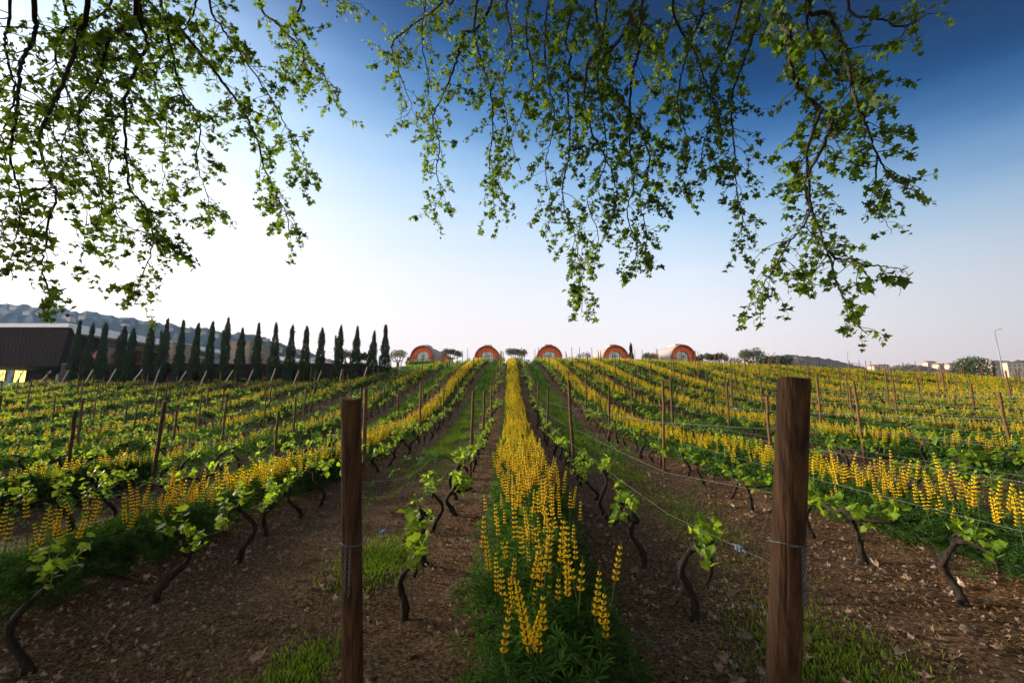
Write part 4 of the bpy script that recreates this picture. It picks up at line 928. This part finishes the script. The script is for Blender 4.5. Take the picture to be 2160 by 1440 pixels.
b = MB(); b.hexa([(-12, -.25, zt0 + .01), (xr + .12, -.25, zt0 + .01), (xr + .12, 7, zt0 + .01), (-12, 7, zt0 + .01), (-12, -.25, zr - gz0 + .06), (xr + .12, -.25, zr - gz0 + .06), (xr + .12, 7, zr - gz0 + .06), (-12, 7, zr - gz0 + .06)])
far = at(462, 737, 64) - np.array([-46, 45, gz0]); farb = at(462, 746, 64) - np.array([-46, 45, gz0])
x0 = xr + .16; zt_, zb_ = zr - gz0, at(150, 704, 45.2)[2] - gz0
b.hexa([(x0 + 1.0, -.1, zb_), (far[0] + 1.0, far[1], farb[2]), (far[0] - 12, far[1], farb[2]), (x0 - 10, 7.05, zb_), (x0 - .02, -.1, zt_ + .1), (far[0], far[1], far[2]), (far[0] - 12, far[1], far[2]), (x0 - 10, 7.05, zt_ + .1)]); local(b, 'roof', M['roofw'])
xw = x0 - .9
b = MB(); b.box(((xw + far[0]) / 2 - 4.0, 13, -.3), (8, 12, .6)); b.box((xw - 5, 13, (zb_) / 2 - .2), (.3, 12, zb_ - .5)); local(b, 'back_wall', M['warmroom'])
def facade(s): return np.array([xw + (far[0] - .9 - xw) * s, .3 + (far[1] - .3) * s])
def fpanel(s0, s1, z0, z1, th=.1, off=0.0):
    a, c = facade(s0), facade(s1); d = unit(c - a); nn = np.array([d[1], -d[0]]); a = a + nn * off; c = c + nn * off
    return [(a[0], a[1], z0), (c[0], c[1], z0), (c[0] - nn[0] * th, c[1] - nn[1] * th, z0), (a[0] - nn[0] * th, a[1] - nn[1] * th, z0), (a[0], a[1], z1), (c[0], c[1], z1), (c[0] - nn[0] * th, c[1] - nn[1] * th, z1), (a[0] - nn[0] * th, a[1] - nn[1] * th, z1)]
def zroof(s): return zb_ + (farb[2] - zb_) * s - .02
b = MB(); b.hexa(fpanel(0, 1, -.6, .5, .3, .05)); local(b, 'base_wall', M['soffit'])
b = MB(); v = fpanel(0, 1, 0, 0, .3, .05); h0, h1 = zroof(0), zroof(1); v = [(*v[0][:2], h0 - .75), (*v[1][:2], h1 - .55), (*v[2][:2], h1 - .55), (*v[3][:2], h0 - .75), (*v[0][:2], h0), (*v[1][:2], h1), (*v[2][:2], h1), (*v[3][:2], h0)]; b.hexa(v); local(b, 'soffit_band', M['soffit'])
nw = 10
for i in range(nw):
    s0, s1 = i / nw + .004, (i + 1) / nw - .012
    zt1 = min(zroof(s0), zroof(s1)) - .78
    b = MB(); kind = 'pinkpane' if i in (0, 1) else ('warmroom' if i in (3, 4) else 'darkglass'); zm = .5 + (zt1 - .5) * .52 if kind == 'pinkpane' else .52
    b.hexa(fpanel(s0 + .008, s1 - .008, zm, zt1, .04, -.05)); 
    w_ = local(b, 'window', M[kind])
    b = MB(); b.hexa(fpanel(s1 + .001, s1 + .012, .5, zt1, .12, .02)); b.hexa(fpanel(s0, s1, .5, .62, .1, .0)); b.build('frame', M['rimwood'], w_)
    if kind == 'pinkpane':
        b = MB(); b.hexa(fpanel(s0 + .008, s1 - .008, .63, zm - .01, .04, -.06)); b.build('pane', M['darkglass'], w_)
for s_, zf in ((.02, .86), (.12, .74), (.14, .72), (.36, .50), (.40, .40), (.50, .5), (.53, .42), (.80, .42)):
    a = facade(s_); d = unit(facade(1) - facade(0)); nn = np.array([d[1], -d[0]]); p = a + nn * .16; zz = .5 + zf * (zroof(s_) - 1.3)
    b = MB(); b.inst(*SPH, np.eye(3)[None] * .10, [(p[0], p[1], zz)]); bu = local(b, 'pendant_lamp', M['bulb']); b = MB(); b.tube([(p[0], p[1], zz + .09), (p[0], p[1], zroof(s_) - .05)], .012, 4); b.build('cord', M['soffit'], bu)
b = MB(); b.box((-6, 6, zc0 / 2 - .3), (11.5, .3, zc0 + .6)); local(b, 'lower_wall', M['darkwood'])
for px0, px1, y0, y1, mm in ((-20, 11, 781, 803, 'litwin'), (27, 55, 780, 806, 'litwin')):
    a, c = at(px0, y1, 50.7) - np.array([-46, 45, gz0]), at(px1, y0, 50.7) - np.array([-46, 45, gz0])
    b = MB(); b.box(((a[0] + c[0]) / 2, 5.80, (a[2] + c[2]) / 2), (c[0] - a[0], .06, c[2] - a[2])); w_ = local(b, 'lit_window', M[mm])
    b = MB(); b.box((a[0] - .06, 5.78, (a[2] + c[2]) / 2), (.1, .12, c[2] - a[2])); b.box((c[0] + .06, 5.78, (a[2] + c[2]) / 2), (.1, .12, c[2] - a[2])); b.box(((a[0] + c[0]) / 2, 5.775, (a[2] + c[2]) / 2), (.06, .1, c[2] - a[2])); b.build('frame', M['rimwood'], w_)
# tan blocks and the second pale roof
def block(px0, px1, y0, y1, Y, dep, m, name, label, cat, **kw):
    a, c = at(px0, y1, Y), at(px1, y0, Y); zb = min(a[2], float(height(a[0], Y)) - .2); o = tag(empty(name, ((a[0] + c[0]) / 2, Y, zb)), label, cat)
    b = MB(); W = c[0] - a[0]; H = c[2] - zb; b.box((0, dep / 2, H / 2), (W, dep, H)); b.build('wall', M[m], o)
    b = MB(); b.box((0, dep / 2, H + .063), (W + .2, dep + .2, .12)); b.build('roof', M[kw.get('roof', 'soffit')], o)
    return o, W, H
o, W, H = block(346, 366, 723, 772, 55, 4, 'tan', 'service_block', 'narrow tan rendered block against the winery, between cypresses', 'building', roof='soffit')
o, W, H = block(478, 527, 721, 772, 52, 5, 'tan', 'service_block', 'wide tan rendered block right of the winery roof end', 'building', roof='tan')
b = MB()
for zz in (.35, .55, .75): b.box((0, -.012, H * zz), (W * .98, .02, .03))
b.build('panel_joint', M['soffit'], o)
o, W, H = block(540, 660, 758, 775, 68, 10, 'soffit', 'shed', 'low shed with pale sloping roof behind the cypresses', 'building', roof='roofw')
b = MB(); b.hexa([(-W / 2 - .3, -.6, H + .13), (W / 2 + .3, -.6, H - .6), (W / 2 + .3, 9, H - .6), (-W / 2 - .3, 9, H + .13), (-W / 2 - .3, -.6, H + .9), (W / 2 + .3, -.6, H - .2), (W / 2 + .3, 9, H - .2), (-W / 2 - .3, 9, H + .9)]); b.build('sloping_roof', M['roofw'], o)
b = MB(); b.box((-W * .36, -.03, H * .45), (W * .2, .06, H * .7)); b.build('door', M['darkglass'], o)
# mesh fence behind the wall
fo_ = tag(empty('mesh_fence', (-28, 47, 5.4)), 'tall thin wire mesh fence behind the wall and cypresses', 'fence')
zf = at(650, 743, 47)[2] - 5.4
for px in (545, 600, 655, 712, 752):
    p = at(px, 760, 47) - np.array([-28, 47, 5.4]); b = MB(); b.tube([(p[0], 0, -.4), (p[0], 0, zf)], .035, 6); b.build('post', M['soffit'], fo_)
b = MB(); xa, xb = at(545, 760, 47)[0] + 28, at(752, 760, 47)[0] + 28
for k in range(5): b.tube([(xa, 0, zf * (.2 + .2 * k)), (xb, 0, zf * (.2 + .2 * k))], .012, 4)
b.build('wire_mesh', M['soffit'], fo_)
for i, (px, top, Y) in enumerate(((555, 727, 49), (523, 722, 50))):
    p = at(px, top, Y); zb = float(height(p[0], Y)); o = tag(empty('lamp_post', (p[0], Y, zb)), ['dark slim lamp post behind the wall, beside the pale shed roof', 'dark slim lamp post at the corner of the wide tan block'][i], 'lamp post', 'slim lamp posts behind the wall')
    b = MB(); b.tube([(0, 0, 0), (0, 0, p[2] - zb)], .05, 7); b.build('pole', M['soffit'], o); b = MB(); b.box((-.25, 0, p[2] - zb + .04), (.6, .18, .08)); b.build('lamp_head', M['soffit'], o)

# ------------------------------------------------------------------ street lamps on the right
M['steel'] = mat('lamp_steel', (.14, .16, .19), (.22, .24, .27), 4, .5, metal=.2)
def street_lamp(pb, pt, Y, arm, label, rad):
    b0, t0 = at(*pb, Y), at(*pt, Y); o = tag(empty('street_lamp', b0), label, 'street lamp', 'street lamps beyond the vineyard'); d = t0 - b0
    b = MB(); b.tube([(0, 0, -2), d * .5, d], [rad * 1.2, rad, rad * .6], 8); b.build('pole', M['steel'], o, smooth=True)
    b = MB(); b.tube([d, d + [arm * .3, 0, .35], d + [arm, 0, .55]], rad * .5, 6); b.build('arm', M['steel'], o)
    b = MB(); c = d + [arm * 1.25, 0, .58]; b.hexa([c + np.array(q_) * abs(arm) * .35 for q_ in ((-1, -.4, -.12), (1, -.3, 0), (1, .3, 0), (-1, .4, -.12), (-1, -.35, .16), (1, -.25, .1), (1, .25, .1), (-1, .35, .16))]); b.build('lamp_head', M['steel'], o)
street_lamp((2119, 800), (2098, 700), 80, 1.0, 'tall grey street lamp leaning left at the right edge of the vineyard', .10)
street_lamp((1790, 780), (1787, 744), 170, .8, 'faint far street lamp below the hanging branch tips', .12)

# ------------------------------------------------------------------ hills and far houses
M['hill_wood'] = mat('hill_woodland', (.008, .016, .014), (.055, .05, .036), .045, .95)
M['hill_dry'] = mat('hill_scrub', (.055, .06, .03), (.20, .14, .095), .05, .95)
def hill(name, sky_px, Y, depth, m, label, bump, base=-1.0):
    sx_ = np.array(sky_px, float); xs = np.linspace(sx_[0, 0], sx_[-1, 0], 220); ys = np.interp(xs, sx_[:, 0], sx_[:, 1])
    ridge = np.array([at(x, y, Y) for x, y in zip(xs, ys)]); nt_ = 26; tt = np.linspace(0, 1, nt_)
    V = np.zeros((nt_, 220, 3))
    for i, t_ in enumerate(tt):
        yy = Y - depth + depth * 1.4 * t_; f = np.clip(t_ / .714, 0, 1) if t_ < .714 else 1 - (t_ - .714) / .286
        f = f * f * (3 - 2 * f) * .35 + f * .65
        zz = base + (ridge[:, 2] - base) * f + (vnoise(xs * .09 + i * 2.1, np.full(220, i * 1.3)) - .5) * bump * (.3 + f) * (1 if i else 0)
        V[i] = np.c_[ridge[:, 0] * yy / Y, np.full(220, yy), zz]
    b = MB(); i0 = (np.arange(nt_ - 1)[:, None] * 220 + np.arange(219)[None]).ravel(); b.quads(V.reshape(-1, 3), np.stack([i0, i0 + 1, i0 + 221, i0 + 220], 1))
    o = b.build(name, M[m], smooth=True); tag(o, label, 'hill', kind='structure'); return V
HL = hill('hill', [(-260, 618), (-120, 626), (0, 637), (120, 649), (230, 663), (330, 679), (400, 689), (470, 698), (520, 704), (560, 713), (600, 726), (650, 743), (700, 757), (760, 775), (830, 800)], 560, 280, 'hill_wood', 'long blue wooded hill falling from the left', 5)
HR = hill('hill', [(1540, 800), (1580, 765), (1612, 751), (1650, 747), (1700, 750), (1750, 756), (1800, 769), (1840, 781), (1900, 800)], 520, 200, 'hill_dry', 'low rounded hill behind the crest on the right', 3)
HF = hill('hill', [(1790, 800), (1850, 776), (1920, 770), (2000, 770), (2050, 764), (2110, 762), (2160, 758), (2300, 752), (2600, 750)], 420, 180, 'hill_dry', 'distant dry hillside with houses at the far right', 3)
M['white'] = mat('pale_render', (.30, .26, .22), (.40, .35, .30), 1, .9)
M['tileroof'] = mat('red_roof_tiles', (.25, .09, .05), (.34, .14, .08), 1, .9)
M['winpane'] = mat('house_window', (.05, .05, .06), (.1, .1, .11), 1, .3)
def house(p, w, d, h, rz, label, group):
    o = tag(empty('hillside_house', p, rz), label, 'house', group); b = MB(); b.box((0, 0, h / 2 - 1), (w, d, h + 2)); b.build('wall', M['white'], o)
    b = MB(); z0 = h + .01; e = .4; v = [(-w / 2 - e, -d / 2 - e, z0), (w / 2 + e, -d / 2 - e, z0), (w / 2 + e, d / 2 + e, z0), (-w / 2 - e, d / 2 + e, z0), (-w / 2 - e, 0, z0 + h * .4), (w / 2 + e, 0, z0 + h * .4)]
    b.add(v, [(0, 1, 5), (0, 5, 4), (2, 3, 4), (2, 4, 5), (1, 2, 5), (3, 0, 4), (0, 2, 1), (0, 3, 2)]); b.build('roof', M['tileroof'], o)
    for x in (-.28, .28):
        b = MB(); b.box((x * w, -d / 2 - .02, h * .55), (w * .16, .08, h * .35)); b.build('window', M['winpane'], o)
hs = [(30, 655, 1), (62, 660, 0), (85, 668, 1), (137, 669, 1), (150, 676, 0), (175, 671, 1), (262, 690, 0), (300, 684, 1), (355, 700, 1), (392, 705, 0), (425, 703, 1), (455, 711, 0), (560, 722, 1), (578, 732, 0), (592, 737, 1), (622, 745, 1), (640, 748, 0), (665, 756, 1), (690, 764, 0)]
def on_hill(V, px, py):
    q_ = proj(V.reshape(-1, 3)); dd_ = (q_[:, 0] - px) ** 2 + (q_[:, 1] - py) ** 2; k = V.shape[1]; idx = np.arange(len(q_)) // k
    dd_[idx > V.shape[0] * .7] = 1e9; return V.reshape(-1, 3)[np.argmin(dd_)]
for i, (px, py, b_) in enumerate(hs):
    p = on_hill(HL, px, py); house(p, rng.uniform(5, 8.5), 6, rng.uniform(2.4, 3.4), rng.uniform(-.5, .5), f'tiny white house on the wooded left hillside, {ORD[i]} from the left', 'tiny houses on the wooded hillside')
for i, (px, py) in enumerate(((1842, 776), (1862, 779), (1960, 774), (1985, 776), (2010, 778), (2034, 775))):
    p = on_hill(HF, px, py); house(p, rng.uniform(7, 11), 6, rng.uniform(3, 4), rng.uniform(-.4, .4), f'tiny pale house on the far right hillside, {ORD[i]} from the left', 'tiny houses on the far right hillside')
# apartment row at the right edge
for i, (px0, px1, y0, y1, Y) in enumerate(((2094, 2128, 763, 780, 260), (2128, 2185, 765, 786, 255))):
    a, c = at(px0, y1, Y), at(px1, y0, Y); W = c[0] - a[0]; H = c[2] - a[2] + 6; o = tag(empty('apartment_block', ((a[0] + c[0]) / 2, Y, a[2] - 6)), ['cream apartment block behind the tall street lamp', 'long white apartment block cut by the right edge'][i], 'building', 'apartment blocks at the right edge')
    b = MB(); b.box((0, 5, H / 2), (W, 10, H)); b.build('wall', M['white'], o); b = MB(); b.box((0, 5, H + .21), (W + .6, 10.6, .4)); b.build('roof', M['tileroof' if i == 0 else 'soffit'], o)
    for k in range(6):
        for e in range(2):
            b = MB(); b.box(((k / 5 - .5) * W * .85, -.03, H - 1.6 - 2.6 * e), (W * .06, .1, 1.3)); b.build('window', M['winpane'], o)

# ------------------------------------------------------------------ evening haze: one closed box of even air
hb = MB(); hb.box((0, 680, 82), (2840, 1580, 170))
hm = bpy.data.materials.new('haze'); hm.use_nodes = True; hn = hm.node_tree
hn.nodes.remove(hn.nodes['Principled BSDF']); pv = hn.nodes.new('ShaderNodeVolumePrincipled')
pv.inputs['Color'].default_value = (.26, .50, .95, 1); pv.inputs['Density'].default_value = .00014; pv.inputs['Anisotropy'].default_value = .3
hn.links.new(pv.outputs[0], hn.nodes['Material Output'].inputs['Volume'])
tag(hb.build('haze', hm), 'thin bluish evening haze', 'haze', kind='stuff')
